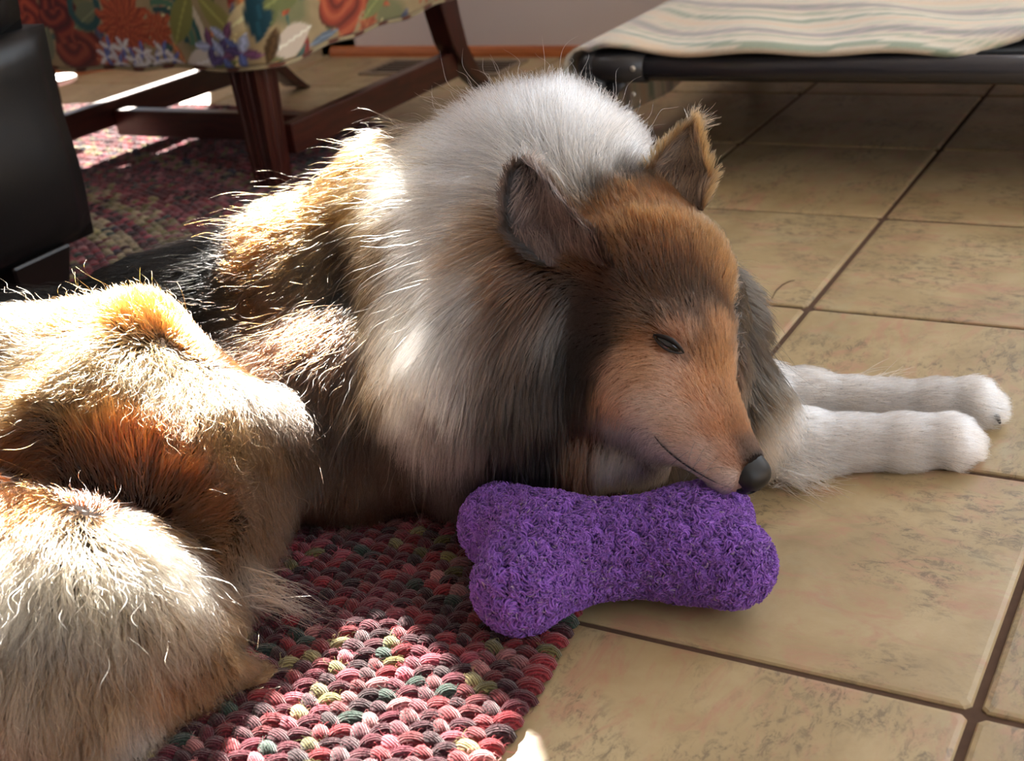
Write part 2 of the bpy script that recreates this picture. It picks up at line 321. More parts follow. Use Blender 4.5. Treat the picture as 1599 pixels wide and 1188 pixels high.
# cushion, backrest and arms (above the picture)
bm=bmesh.new(); box(bm,(-1.885,1.55,.375),(-1.345,2.06,.45),.03,3); o=bm_ob('cushion',bm,M_floral,chair,True); set_vcol(o.data,'print',floral(np.array([v.co.x+1.9 for v in o.data.vertices]),np.array([v.co.y*.2 for v in o.data.vertices])))
bm=bmesh.new(); box(bm,(-1.885,2.05,.375),(-1.33,2.15,.86),.035,3); o=bm_ob('backrest',bm,M_floral,chair,True); set_vcol(o.data,'print',np.array([lin((.62,.5,.36))]*len(o.data.vertices)))
def front_leg(x,y):
    # square leg, moulded with flutes on the outer faces
    bm=bmesh.new(); w=.0262; prof=[]; side=[(-1,-.0),(-.78,.0),(-.70,.10),(-.40,.10),(-.32,0),(-.12,0),(0,.09),(.12,0),(.32,0),(.40,.10),(.70,.10),(.78,0)]
    for k in range(4):
        a=k*math.pi/2
        for (s,dpt) in side:
            px,py=s*w,-(w-dpt*w); prof.append((px*math.cos(a)-py*math.sin(a),px*math.sin(a)+py*math.cos(a)))
    rings=[]
    for z,sx in ((0.0146,.78),(.02,.80),(.1,.88),(.16,.95),(.215,1.0)): rings.append([bm.verts.new((x+px*sx,y+py*sx,z)) for px,py in prof])
    n=len(prof)
    for i in range(len(rings)-1):
        for k in range(n): bm.faces.new((rings[i][k],rings[i][(k+1)%n],rings[i+1][(k+1)%n],rings[i+1][k]))
    bm.faces.new(rings[0][::-1]); bm.faces.new(rings[-1]); bmesh.ops.recalc_face_normals(bm,faces=bm.faces)
    return bm_ob('leg',bm,M_mahog,chair)
front_leg(-1.385,1.572); front_leg(-1.872,1.572)
def rear_leg(x):
    bm=bmesh.new(); prof=[(2.075,.23),(2.085,.17),(2.10,.115),(2.128,.07),(2.165,.035),(2.205,.0)]; rings=[]
    for i,(y,z) in enumerate(prof):
        hw=.022-.003*i/5; hd=.030-.002*i
        rings.append([bm.verts.new((x+a*hw,y+b*hd,z-b*hd*.25+(.003 if z<.01 else 0))) for a,b in ((-1,-1),(1,-1),(1,1),(-1,1))])
    for i in range(len(rings)-1):
        for k in range(4): bm.faces.new((rings[i][k],rings[i][(k+1)%4],rings[i+1][(k+1)%4],rings[i+1][k]))
    bm.faces.new(rings[0]); bm.faces.new(rings[-1]); bmesh.ops.recalc_face_normals(bm,faces=bm.faces)
    bmesh.ops.bevel(bm,geom=[e for e in bm.edges],offset=.002,segments=1,affect='EDGES')
    zs=[v.co.z for v in bm.verts]; off=-min(zs)
    for v in bm.verts: v.co.z+=off*max(0,1-v.co.z/.1)
    return bm_ob('leg',bm,M_mahog,chair)
rear_leg(-1.362); rear_leg(-1.825)
for (lo,hi) in (((-1.376,1.60,.055),(-1.352,2.10,.104)),((-1.845,1.700,.042),(-1.372,1.726,.089))):
    bm=bmesh.new(); box(bm,lo,hi,.002,1); bm_ob('stretcher',bm,M_mahog_h,chair)
bm=bmesh.new(); box(bm,(-.013,-.26,.060),(.013,.235,.106),.002,1); bmesh.ops.transform(bm,matrix=Matrix.Translation((-1.845,1.85,0))@Matrix.Rotation(-.08,4,'Z'),verts=bm.verts); bm_ob('stretcher',bm,M_mahog_h,chair)
# ------------------------------------------------------------------ black leather recliner at the left edge
def leather(name,c):
    t=NT(name); v=t.n.new('ShaderNodeTexVoronoi'); v.inputs['Scale'].default_value=420; t.link(t.coord(),v.inputs['Vector'])
    t.b.inputs['Base Color'].default_value=(*lin(c),1); t.b.inputs['Roughness'].default_value=.42; t.b.inputs['Specular IOR Level'].default_value=.45; t.bump(v.outputs['Distance'],.12,.001); return t.m
M_leather=leather('black_leather',(.036,.038,.043))
rec=empty('leather_recliner',(-1.6,.75,0)); tag(rec,'black leather recliner with a dark wooden foot at the left edge','recliner')
def panel(name,x,y0,y1,z0,z1,th,bul,parent,mat,nr=14,nc=14):
    """padded upright panel facing +X"""
    V=[];Fc=[]
    for i in range(nr+1):
        for j in range(nc+1):
            a=i/nr;b=j/nc; e=min(1,min(a,1-a)*7)*1.0; f=min(1,min(b,1-b)*7)
            rd=math.sqrt(max(0,1-(1-e)**2))*math.sqrt(max(0,1-(1-f)**2))
            xx=x-.022+.022*rd+bul*math.sin(math.pi*a)*math.sin(math.pi*b)+.003*math.sin(a*9+b*5)
            V.append((xx,y0+(y1-y0)*b,z0+(z1-z0)*a))
    n=len(V); W_=nc+1
    for i in range(nr):
        for j in range(nc): Fc.append((i*W_+j,i*W_+j+1,(i+1)*W_+j+1,(i+1)*W_+j))
    bd=[j for j in range(W_)]+[i*W_+nc for i in range(1,nr+1)]+[nr*W_+j for j in range(nc-1,-1,-1)]+[i*W_ for i in range(nr-1,0,-1)]
    for q in bd: V.append((x-th,V[q][1],V[q][2]))
    m=len(bd)
    for k in range(m): Fc.append((bd[(k+1)%m],bd[k],n+k,n+(k+1)%m))
    Fc.append(tuple(n+k for k in range(m)))
    return mesh_ob(name,V,Fc,mat,parent,True)
panel('side_panel',-1.30,.30,1.142,.088,.355,.62,.006,rec,M_leather,16,24)
panel('seat_cushion',-1.305,.26,1.118,.352,.50,.60,.012,rec,M_leather,10,20)
for (yy) in (1.04,.42):
    bm=bmesh.new(); rr=[]
    for z,s in ((.0146,.036),(.05,.040),(.095,.047)): rr.append([bm.verts.new((-1.365+a*s*1.25,yy+b*s,z)) for a,b in ((-1,-1),(1,-1),(1,1),(-1,1))])
    for i in range(2):
        for k in range(4): bm.faces.new((rr[i][k],rr[i][(k+1)%4],rr[i+1][(k+1)%4],rr[i+1][k]))
    bm.faces.new(rr[0][::-1]); bm.faces.new(rr[-1]); bmesh.ops.bevel(bm,geom=list(bm.edges),offset=.003,segments=1,affect='EDGES'); bm_ob('foot',bm,wood('espresso_wood',(.05,.03,.028),(.09,.05,.045),.4),rec)
# ------------------------------------------------------------------ raised dog cot with blanket
M_tube=plain('charcoal_tube',(.22,.22,.24),.22,.6); M_joint=plain('charcoal_joint',(.17,.17,.18),.38,.5)
M_sling=plain('cot_mesh_cloth',(.16,.165,.17),.8,.2,noise=(400,.3)); M_screw=plain('screw_steel',(.80,.78,.74),.3,.6,.6)
cot=empty('dog_cot',(-.4,2.05,0)); tag(cot,'raised dog cot with charcoal tube frame and dark sling by the far wall','dog bed')
bx0,bx1,by0,by1,bz,br=-.885,.22,1.735,2.40,.163,.0185
for (a,b) in (((bx0,by0,bz),(bx1,by0,bz)),((bx0,by1,bz),(bx1,by1,bz)),((bx0,by0,bz),(bx0,by1,bz)),((bx1,by0,bz),(bx1,by1,bz))):
    bm=bmesh.new(); tube(bm,[a,b],br,24); bm_ob('rail',bm,M_tube,cot,True)
for x in (bx0,bx1):
    for y in (by0,by1):
        bm=bmesh.new(); tube(bm,[(x,y,.0),(x,y,.02),(x,y,bz)],[.0215,.0195,.0195],20); bm_ob('leg',bm,M_tube,cot,True)
        sx=1 if x==bx0 else -1; sy=1 if y==by0 else -1
        bm=bmesh.new(); tube(bm,[(x-.012*sx,y,bz),(x+.085*sx,y,bz)],.0212,24); tube(bm,[(x,y,bz+.005),(x,y,bz-.075)],.0222,24); tube(bm,[(x,y-.005*sy,bz),(x,y+.08*sy,bz)],.0212,20)
        bmesh.ops.create_uvsphere(bm,u_segments=20,v_segments=12,radius=.0225,matrix=Matrix.Translation((x,y,bz)))
        # web between the arms of the corner fitting
        vs=[bm.verts.new(p) for p in ((x+.018*sx,y-.006,bz-.018),(x+.055*sx,y-.006,bz-.018),(x+.018*sx,y-.006,bz-.06),(x+.018*sx,y+.006,bz-.018),(x+.055*sx,y+.006,bz-.018),(x+.018*sx,y+.006,bz-.06))]
        for q in ((0,1,2),(5,4,3),(0,3,4,1),(1,4,5,2),(2,5,3,0)): bm.faces.new([vs[k] for k in q])
        j=bm_ob('corner_joint',bm,M_joint,cot,True)
        for (px,pz) in ((.072,bz+.003),(.066,bz-.036)):
            bm=bmesh.new(); bmesh.ops.create_uvsphere(bm,u_segments=10,v_segments=6,radius=.0042,matrix=Matrix.Translation((x+px*sx,y-.0205*sy if pz>bz else y-.012*sy,pz))@Matrix.Diagonal((1,.6,1,1))); s_=bm_ob('screw',bm,M_screw,cot,True)
bm=bmesh.new(); box(bm,(bx0+.01,by0+.004,bz+.0165),(bx1-.01,by1-.004,bz+.0215),.002,1); bm_ob('sling',bm,M_sling,cot)
# blanket: lies on the cot, hangs over its left end, front edge runs back diagonally at the right
def blanket():
    nu,nv=110,80; V=[];col=[]
    Lh=.135
    for i in range(nu+1):
        s=-Lh-.03+i/nu*(1.12+Lh+.03)
        for j in range(nv+1):
            q=j/nv
            yf=by0-.012+.004*math.sin(s*14+1)
            if s>.52: yf+=.9*(s-.52)**1.15
            yb=by1-.02
            y=yf+(yb-yf)*q
            top=bz+.0265
            if s>=0: x=bx0-.012+s+.0; z=top+.004*math.sin(y*26+s*9)*math.sin(s*13+1)+.0045*math.sin(s*31+y*11)*math.exp(-((y-1.8)/.2)**2)+.006*max(0,math.sin(s*7+y*16))*.8
            else:
                R_=.028; arc=R_*math.pi/2
                if -s<arc: a=-s/R_; x=bx0-.012-R_*math.sin(a); z=top-R_*(1-math.cos(a))
                else: x=bx0-.012-R_+.006*math.sin(y*22)*(-s-arc)/.1; z=top-R_-(-s-arc)
            if 0<=s<.03: z=top+(z-top)*s/.03
            # front edge: wraps a little over the front rail
            f=max(0,1-(y-yf)/.03)
            if s>0 and s<.6: z-=.006*f*f
            V.append((x,y,max(z,.004)))
            # stripes run along the width of the cot
            st=(y-by0)+.13*(1-math.exp(-max(s,-.02)/.13))+.012*math.sin(s*9+y*4)+.006*math.sin(s*24+y*15)
            p=(st*6.5+10.3)%1.0
            cr=(.80,.745,.655)
            for a,b,c in ((.0,.10,(.55,.59,.50)),(.10,.16,(.84,.80,.72)),(.24,.30,(.63,.65,.55)),(.38,.58,(.64,.58,.555)),(.455,.50,(.50,.53,.47)),(.66,.70,(.70,.71,.62)),(.80,.90,(.82,.72,.60))):
                if a<=p<b: cr=c
            col.append(lin(cr))
    Fc=[(i*(nv+1)+j,(i+1)*(nv+1)+j,(i+1)*(nv+1)+j+1,i*(nv+1)+j+1) for i in range(nu) for j in range(nv)]
    o=mesh_ob('striped_blanket',V,Fc,vcol_material('fleece_stripes','stripes',.95,260,.4),None,True); set_vcol(o.data,'stripes',np.array(col))
    m=o.modifiers.new('thick','SOLIDIFY'); m.thickness=.005; m.offset=1
    return tag(o,'cream, sage and mauve striped blanket spread over the raised dog cot','blanket')
blanket()
# pale round disc half hidden behind the recliner; stem added to lift it into the sun
bm=bmesh.new(); prof=[(.026,0),(.026,.006),(.006,.012),(.006,.098),(.034,.104),(.039,.107),(.039,.113),(.036,.115),(.001,.1152)]
N=36; rr=[[bm.verts.new((r*math.cos(2*math.pi*k/N)-(.026 if z<.1 else 0),r*math.sin(2*math.pi*k/N),z+.0146)) for k in range(N)] for r,z in prof]
for i in range(len(rr)-1):
    for k in range(N): bm.faces.new((rr[i][k],rr[i][(k+1)%N],rr[i+1][(k+1)%N],rr[i+1][k]))
bm.faces.new(rr[0][::-1]); bm.faces.new(rr[-1]); bmesh.ops.recalc_face_normals(bm,faces=bm.faces); o=bm_ob('round_stand',bm,M_white,None,True); o.location=(-2.048,1.768,0); tag(o,'small pale round-topped stand beside the chair stretcher, bright in the sun','stand')
# ------------------------------------------------------------------ round braided rug: every ring is a braid of its own
def braid_material():
    t=NT('braided_wool'); a=t.n.new('ShaderNodeAttribute'); a.attribute_name='yarn'
    uv=t.n.new('ShaderNodeAttribute'); uv.attribute_name='along'
    # twisted plies: fine stripes running obliquely over every lump
    wv=t.n.new('ShaderNodeTexWave'); wv.inputs['Scale'].default_value=1; wv.inputs['Distortion'].default_value=1.2; wv.inputs['Detail'].default_value=2
    t.link(uv.outputs['Vector'],wv.inputs['Vector'])
    c=t.mix(t.ramp(wv.outputs['Fac'],[(.35,(0,0,0)),(.75,(1,1,1))]),t.mix(1.0,a.outputs['Color'],(.5,.42,.46),'MULTIPLY'),a.outputs['Color'])
    fl=t.noise(t.coord(),900,2,.6); c=t.mix(t.ramp(fl,[(.6,(0,0,0)),(.75,(.35,.35,.35))]),c,lin((.72,.55,.55)))
    t.link(c,t.b.inputs['Base Color']); t.b.inputs['Roughness'].default_value=1; t.b.inputs['Specular IOR Level'].default_value=.1; t.b.inputs['Sheen Weight'].default_value=.25
    add=t.n.new('ShaderNodeMath'); add.operation='ADD'; t.link(wv.outputs['Fac'],add.inputs[0]); t.link(fl,add.inputs[1]); t.bump(add.outputs[0],.55,.003)
    return t.m
M_braid=braid_material()
YARN=dict(m=(.36,.10,.16),d=(.23,.06,.11),r=(.52,.15,.18),p=(.62,.28,.33),k=(.70,.46,.46),o=(.50,.47,.27),y=(.64,.60,.40),g=(.20,.28,.24),c=(.70,.64,.50),b=(.25,.27,.36))
def make_rug():
    cx,cy=RUG_C; root=empty('braided_rug',(cx,cy,0)); tag(root,'large round braided wool rug in maroon, pink and olive under the dog','rug')
    # backing
    n=160; V=[(cx+(RUG_R-.008)*math.cos(2*math.pi*k/n),cy+(RUG_R-.008)*math.sin(2*math.pi*k/n),z) for z in (.0012,.006) for k in range(n)]
    Fc=[tuple(range(n,2*n))]+[(k,(k+1)%n,n+(k+1)%n,n+k) for k in range(n)]
    mesh_ob('backing',V,Fc,plain('rug_backing',(.17,.05,.08),1,.05),root)
    # one lump = low dome, long axis slanted across the braid
    na,nr=9,3; lv=[];
    for i in range(nr):
        ph=i/(nr)*math.pi/2*.98
        for k in range(na): a=2*math.pi*k/na; lv.append((math.cos(a)*math.cos(ph),math.sin(a)*math.cos(ph),math.sin(ph)))
    lv.append((0,0,1)); lv=np.array(lv); lf=[]
    for i in range(nr-1):
        for k in range(na): lf.append((i*na+k,i*na+(k+1)%na,(i+1)*na+(k+1)%na,(i+1)*na+k))
    lt=[((nr-1)*na+k,(nr-1)*na+(k+1)%na,nr*na) for k in range(na)]
    pitch=.0255; r0=.013; ring=0; r=RUG_R-r0
    Lp=[]
    while r>.55:
        gap=abs(r-1.28)<.03 or abs(r-1.10)<.03 or abs(r-1.03)<.02
        # strands of this braid
        rs=np.random.default_rng(100+ring); 
        strands=[]
        for q in range(3):
            base=rs.choice(list('mdrmrp')); acc=rs.choice(list('yogopky')) if q==ring%3 else rs.choice(list('rpmk'))
            if gap: base=rs.choice(list('cyok')); acc=rs.choice(list('cprb'))
            strands.append((base,acc,rs.integers(3,6)))
        a0,a1=math.radians(-42),math.radians(112)
        step=.0128; m=int((a1-a0)*r/step); js=np.arange(m); th=a0+js*step/r+rs.uniform(0,1)*step/r
        Vs=[];Cs=[];As=[]
        for side in (0,1):
            rad=r+(.0062 if side else -.0062); ang=th+(step*.5/r if side else 0)
            L=.0122;Wd=.0076;Hh=.0108
            sl=.5 if side else -.5
            for j in range(m):
                q=(j*2+side)%3; base,acc,per=strands[q]; c=acc if (j//3)%per==0 else base
                if rs.random()<.16: c=rs.choice(list('mddrpgyo'))
                cc=np.array(lin(YARN[c]))*rs.uniform(.4,1.1)
                jl=L*rs.uniform(.85,1.12);jw=Wd*rs.uniform(.85,1.15)
                # local frame: e1 radial, e2 tangential
                ca,sa=math.cos(ang[j]),math.sin(ang[j]); s_=sl+rs.uniform(-.28,.28)
                ex=np.array((ca*math.cos(s_)-sa*math.sin(s_),sa*math.cos(s_)+ca*math.sin(s_),0)); ey=np.array((-ex[1],ex[0],0))
                p=np.array((cx+rad*ca,cy+rad*sa,.0030+rs.uniform(-.0012,.0010)))
                Vs.append(p+lv[:,:1]*ex*jl+lv[:,1:2]*ey*jw+lv[:,2:3]*np.array((0,0,Hh)))
                Cs.append(np.broadcast_to(cc,(len(lv),3))); As.append(lv[:,[1,0,2]]*np.array((1.5,.25,.8))+rs.uniform(0,9)); Lp.append((p,ex,cc))
        nl=len(Vs); Vs=np.concatenate(Vs);Cs=np.concatenate(Cs);As=np.concatenate(As); K=len(lv)
        qf=np.array(lf);tf=np.array(lt); off=(np.arange(nl)*K)[:,None,None]
        Q=(qf[None]+off).reshape(-1,4);T=(tf[None]+off).reshape(-1,3)
        me=bpy.data.meshes.new('braid'); me.vertices.add(len(Vs)); me.vertices.foreach_set('co',Vs.ravel())
        me.loops.add(Q.size+T.size); me.loops.foreach_set('vertex_index',np.r_[Q.ravel(),T.ravel()].astype(np.int32))
        me.polygons.add(len(Q)+len(T)); me.polygons.foreach_set('loop_start',np.r_[np.arange(len(Q))*4,Q.size+np.arange(len(T))*3].astype(np.int32))
        me.update(calc_edges=True); me.validate(); me.shade_smooth()
        set_vcol(me,'yarn',Cs); at=me.attributes.new('along','FLOAT_VECTOR','POINT'); at.data.foreach_set('vector',As.astype(np.float32).ravel())
        me.materials.append(M_braid); o=bpy.data.objects.new('braid',me); link(o,root); o.matrix_parent_inverse=Matrix.Translation(-Vector(root.location))
        r-=pitch; ring+=1
    return root,Lp
rug,LUMPS=make_rug()
# ------------------------------------------------------------------ surface from a smooth union of tapered capsules
def sdf_eval(P, prims, zmin=None):
    """smooth union of tapered capsules; P (N,3)"""
    D=np.full(len(P),1e3)
    for (x1,y1,z1,r1,x2,y2,z2,r2,k) in prims:
        a=np.array((x1,y1,z1));b=np.array((x2,y2,z2));m=max(r1,r2)+.09
        lo=np.minimum(a,b)-m;hi=np.maximum(a,b)+m
        idx=np.nonzero(((P>lo)&(P<hi)).all(1))[0]
        if len(idx)==0: continue
        Q=P[idx];ba=b-a;L=ba@ba
        t=np.clip(((Q-a)@ba)/L,0,1) if L>1e-9 else np.zeros(len(Q))
        d=np.linalg.norm(Q-a-t[:,None]*ba,axis=1)-(r1+(r2-r1)*t)
        o=D[idx];h=np.clip(.5+.5*(o-d)/k,0,1)
        D[idx]=np.where(o>1,d,o*(1-h)+d*h-k*h*(1-h))
    if zmin is not None: D=np.maximum(D,zmin-P[:,2])
    return D

def surface_nets(fn,lo,hi,h):
    lo=np.array(lo);dims=np.ceil((np.array(hi)-lo)/h).astype(int)+1; nx,ny,nz=dims
    ax=[lo[i]+np.arange(dims[i])*h for i in range(3)]
    D=np.empty((nx,ny,nz),np.float32)
    for i in range(0,nx,24):
        g=np.stack(np.meshgrid(ax[0][i:i+24],ax[1],ax[2],indexing='ij'),-1); D[i:i+24]=fn(g.reshape(-1,3)).reshape(g.shape[:3])
    s=D<0; cnt=np.zeros((nx-1,ny-1,nz-1),np.int8)
    for a in (0,1):
        for b in (0,1):
            for c in (0,1): cnt+=s[a:nx-1+a,b:ny-1+b,c:nz-1+c]
    act=(cnt>0)&(cnt<8); ijk=np.argwhere(act); idx=-np.ones(act.shape,np.int64); idx[act]=np.arange(len(ijk))
    acc=np.zeros((len(ijk),3));w=np.zeros(len(ijk)); cs=[(a,b,c) for a in (0,1) for b in (0,1) for c in (0,1)]
    val=[D[ijk[:,0]+a,ijk[:,1]+b,ijk[:,2]+c] for a,b,c in cs]
    for p in range(8):
        for q in range(p+1,8):
            d=np.abs(np.array(cs[p])-np.array(cs[q]))
            if d.sum()!=1: continue
            v0,v1=val[p],val[q]; m=(v0<0)!=(v1<0); t=np.where(m,v0/(v0-v1+1e-12),0)
            acc+=np.where(m[:,None],np.array(cs[p])+t[:,None]*(np.array(cs[q])-np.array(cs[p])),0); w+=m
    V=lo+(ijk+acc/w[:,None])*h; Fs=[]
    for axn in range(3):
        sl0=[slice(None)]*3;sl1=[slice(None)]*3; sl0[axn]=slice(0,dims[axn]-1);sl1[axn]=slice(1,dims[axn])
        ed=np.argwhere(s[tuple(sl0)]!=s[tuple(sl1)]); flip=s[tuple(sl0)][tuple(ed.T)]
        u,v=[(1,2),(2,0),(0,1)][axn]; ok=(ed[:,u]>0)&(ed[:,v]>0)&(ed[:,u]<dims[u]-1)&(ed[:,v]<dims[v]-1); ed=ed[ok];flip=flip[ok]
        e=[]
        for du,dv in ((-1,-1),(0,-1),(0,0),(-1,0)):
            q=ed.copy();q[:,u]+=du;q[:,v]+=dv; e.append(idx[tuple(q.T)])
        f=np.stack(e,1); f[~flip]=f[~flip][:,::-1]; Fs.append(f)
    return V,np.concatenate(Fs)
def mesh_from(name,V,F,mat=None,parent=None,smooth_iter=2):
    for _ in range(smooth_iter):
        acc=np.zeros_like(V);n=np.zeros(len(V))
        for k in range(4):
            a=F[:,k];b=F[:,(k+1)%4]
            for q in range(3): acc[:,q]+=np.bincount(a,V[b,q],len(V))+np.bincount(b,V[a,q],len(V))
            n+=np.bincount(a,minlength=len(V))+np.bincount(b,minlength=len(V))
        V=V*.4+.6*acc/np.maximum(n,1)[:,None]
    me=bpy.data.meshes.new(name); me.vertices.add(len(V)); me.vertices.foreach_set('co',V.ravel())
    me.loops.add(F.size); me.loops.foreach_set('vertex_index',F.ravel().astype(np.int32)); me.polygons.add(len(F)); me.polygons.foreach_set('loop_start',(np.arange(len(F))*4).astype(np.int32))
    me.update(calc_edges=True); me.shade_smooth()
    if mat: me.materials.append(mat)
    o=bpy.data.objects.new(name,me); link(o,parent); return o,V
def grad(fn,P,e=.003):
    g=np.stack([fn(P+np.eye(3)[i]*e)-fn(P-np.eye(3)[i]*e) for i in range(3)],1); return g/np.maximum(np.linalg.norm(g,axis=1),1e-9)[:,None]
def sample_surface(V,F,n,weight=None,r=rng):
    T=np.concatenate([F[:,[0,1,2]],F[:,[0,2,3]]]); A=V[T[:,0]];e1=V[T[:,1]]-A;e2=V[T[:,2]]-A; ar=np.linalg.norm(np.cross(e1,e2),axis=1)*.5
    if weight is not None: ar=ar*weight(A+(e1+e2)/3)
    c=np.cumsum(ar); t=np.searchsorted(c,r.random(n)*c[-1]); a=r.random(n);b=r.random(n); m=a+b>1;a[m]=1-a[m];b[m]=1-b[m]
    return A[t]+a[:,None]*e1[t]+b[:,None]*e2[t]
def make_curves(name,pts,rad,mat,parent,cols):
    """pts (N,K,3), rad (N,K), cols dict name->(N,3) per hair"""
    N,K=pts.shape[:2]; cu=bpy.data.hair_curves.new(name); cu.add_curves([K]*N)
    cu.attributes['position'].data.foreach_set('vector',pts.astype(np.float32).ravel())
    ra=cu.attributes.get('radius') or cu.attributes.new('radius','FLOAT','POINT'); ra.data.foreach_set('value',rad.astype(np.float32).ravel())
    for k,c in cols.items():
        a=cu.attributes.new(k,'FLOAT_COLOR','CURVE'); q=np.ones((N,4),np.float32);q[:,:3]=c; a.data.foreach_set('color',q.ravel())
    cu.materials.append(mat); o=bpy.data.objects.new(name,cu); link(o,parent); return o
# ------------------------------------------------------------------ purple fleece bone
TOY=[(-0.4381,0.7214,0.046,0.031,-0.3455,0.7697,0.044,0.03,0.022),
(-0.437,0.7086,0.044,0.03,-0.4418,0.6793,0.042,0.029,0.022),
(-0.4477,0.7292,0.046,0.031,-0.4927,0.7441,0.044,0.028,0.022),
(-0.3422,0.7617,0.044,0.029,-0.3108,0.7595,0.04,0.026,0.022),
(-0.3482,0.7763,0.044,0.028,-0.3444,0.8077,0.042,0.025,0.022)]
def toy_sdf(P): return sdf_eval(P,TOY,.0145)
tv,tf=surface_nets(toy_sdf,(-.64,.56,0),(-.19,.98,.13),.0035)
t=NT('purple_backing'); t.b.inputs['Base Color'].default_value=(*lin((.30,.17,.44)),1); t.b.inputs['Roughness'].default_value=1; t.b.inputs['Specular IOR Level'].default_value=.05
toy,tv=mesh_from('plush_bone',tv,tf,t.m,None,3); tag(toy,'purple curly fleece bone toy under the chin of the dog','dog toy')
def fleece():
    N=60000; P=sample_surface(tv,tf,N); n=grad(toy_sdf,P); keep=P[:,2]>.016; P=P[keep];n=n[keep];N=len(P)
    # tight knots: neighbouring fibres share a curl centre
    cell=.0074; key=np.floor((P+rng.normal(0,.0009,P.shape))/cell).astype(np.int64); _,inv=np.unique(key,axis=0,return_inverse=True); inv=inv.ravel(); G=inv.max()+1
    cen=np.stack([np.bincount(inv,P[:,q],G) for q in range(3)],1)/np.bincount(inv,minlength=G)[:,None]
    gdir=rng.normal(0,1,(G,3))[inv]; tgd=gdir-n*(gdir*n).sum(1)[:,None]; tgd/=np.linalg.norm(tgd,axis=1)[:,None]; bi=np.cross(n,tgd)
    K=7; s=np.linspace(0,1,K); L=rng.uniform(.006,.0105,N); ph=rng.uniform(0,6.28,N)+0*L; tw=rng.uniform(3.5,6.5,N); R=rng.uniform(.0009,.002,N)
    pts=np.empty((N,K,3))
    for k in range(K):
        a=ph+tw*s[k]; base=P+n*(L*s[k]*(1-.25*s[k]))[:,None]+tgd*(L*.45*s[k]**2)[:,None]
        pull=(cen[inv]+n*(L*.85)[:,None]+tgd*.002-base)*(.7*s[k]**1.2)
        pts[:,k]=base+pull+((np.cos(a)-np.cos(ph))*R)[:,None]*tgd+((np.sin(a)-np.sin(ph))*R)[:,None]*bi
    pts[:,:,2]=np.maximum(pts[:,:,2],.0135 if False else .002)
    rad=np.broadcast_to(np.array([.00055,.0006,.0006,.00055,.0005,.00045,.0003]),(N,K))*rng.uniform(.8,1.2,(N,1))
    g=rng.uniform(.75,1.2,G)[inv]; c=np.array(lin((.54,.35,.71)))*(g*rng.uniform(.85,1.15,N))[:,None]
    lint=rng.random(N)<.02; c[lint]=np.array(lin((.62,.54,.66)))
    t=NT('purple_fleece'); a=t.n.new('ShaderNodeAttribute'); a.attribute_name='fibre'; t.link(a.outputs['Color'],t.b.inputs['Base Color']); t.b.inputs['Roughness'].default_value=.9; t.b.inputs['Specular IOR Level'].default_value=.15; t.b.inputs['Sheen Weight'].default_value=.3
    o=make_curves('fleece_pile',pts,rad,t.m,toy,{'fibre':c}); tag(o,'curly purple fleece pile',kind='stuff')
fleece()

def rug_fuzz():
    """loose wool fibres standing off the braids nearest to the viewer"""
    r=np.random.default_rng(77); sel=[q for q in LUMPS if q[0][0]>-.95 and q[0][1]<.95]; P=[];D=[];Cc=[]
    for p,ex,cc in sel:
        for _ in range(16):
            a=r.uniform(-1,1)*.011; b=r.uniform(-1,1)*.006; h=.0105*math.sqrt(max(0,1-(a/.0125)**2-(b/.0077)**2)) ; P.append(p+ex*a+np.array((-ex[1],ex[0],0))*b+np.array((0,0,h))); D.append(ex*r.normal(.0,1)+np.array((-ex[1],ex[0],0))*r.normal(0,.5)+np.array((0,0,r.uniform(.1,.7)))); Cc.append(cc*r.uniform(.8,1.7)+.01)
    P=np.array(P);D=np.array(D);D/=np.linalg.norm(D,axis=1)[:,None];N=len(P);K=6;s=np.linspace(0,1,K);L=r.uniform(.003,.009,N);ph=r.uniform(0,6.28,N);pts=np.empty((N,K,3)); sd=np.cross(D,r.normal(0,1,(N,3))); sd/=np.linalg.norm(sd,axis=1)[:,None]
    for k in range(K): pts[:,k]=P+D*(L*s[k])[:,None]+sd*((np.sin(ph+s[k]*4)-np.sin(ph))*L*.25)[:,None]-np.array((0,0,1))*(L*.4*s[k]**2)[:,None]
    t=NT('wool_fuzz'); a=t.n.new('ShaderNodeAttribute'); a.attribute_name='fibre'; t.link(a.outputs['Color'],t.b.inputs['Base Color']); t.b.inputs['Roughness'].default_value=.9
    o=make_curves('wool_fuzz',pts,np.broadcast_to(np.array([1,1,.9,.8,.6,.3])*.00016,(N,K)),t.m,rug,{'fibre':np.clip(np.array(Cc),0,.9)}); o.matrix_parent_inverse=Matrix.Translation(-Vector(rug.location)); tag(o,kind='stuff')
rug_fuzz()
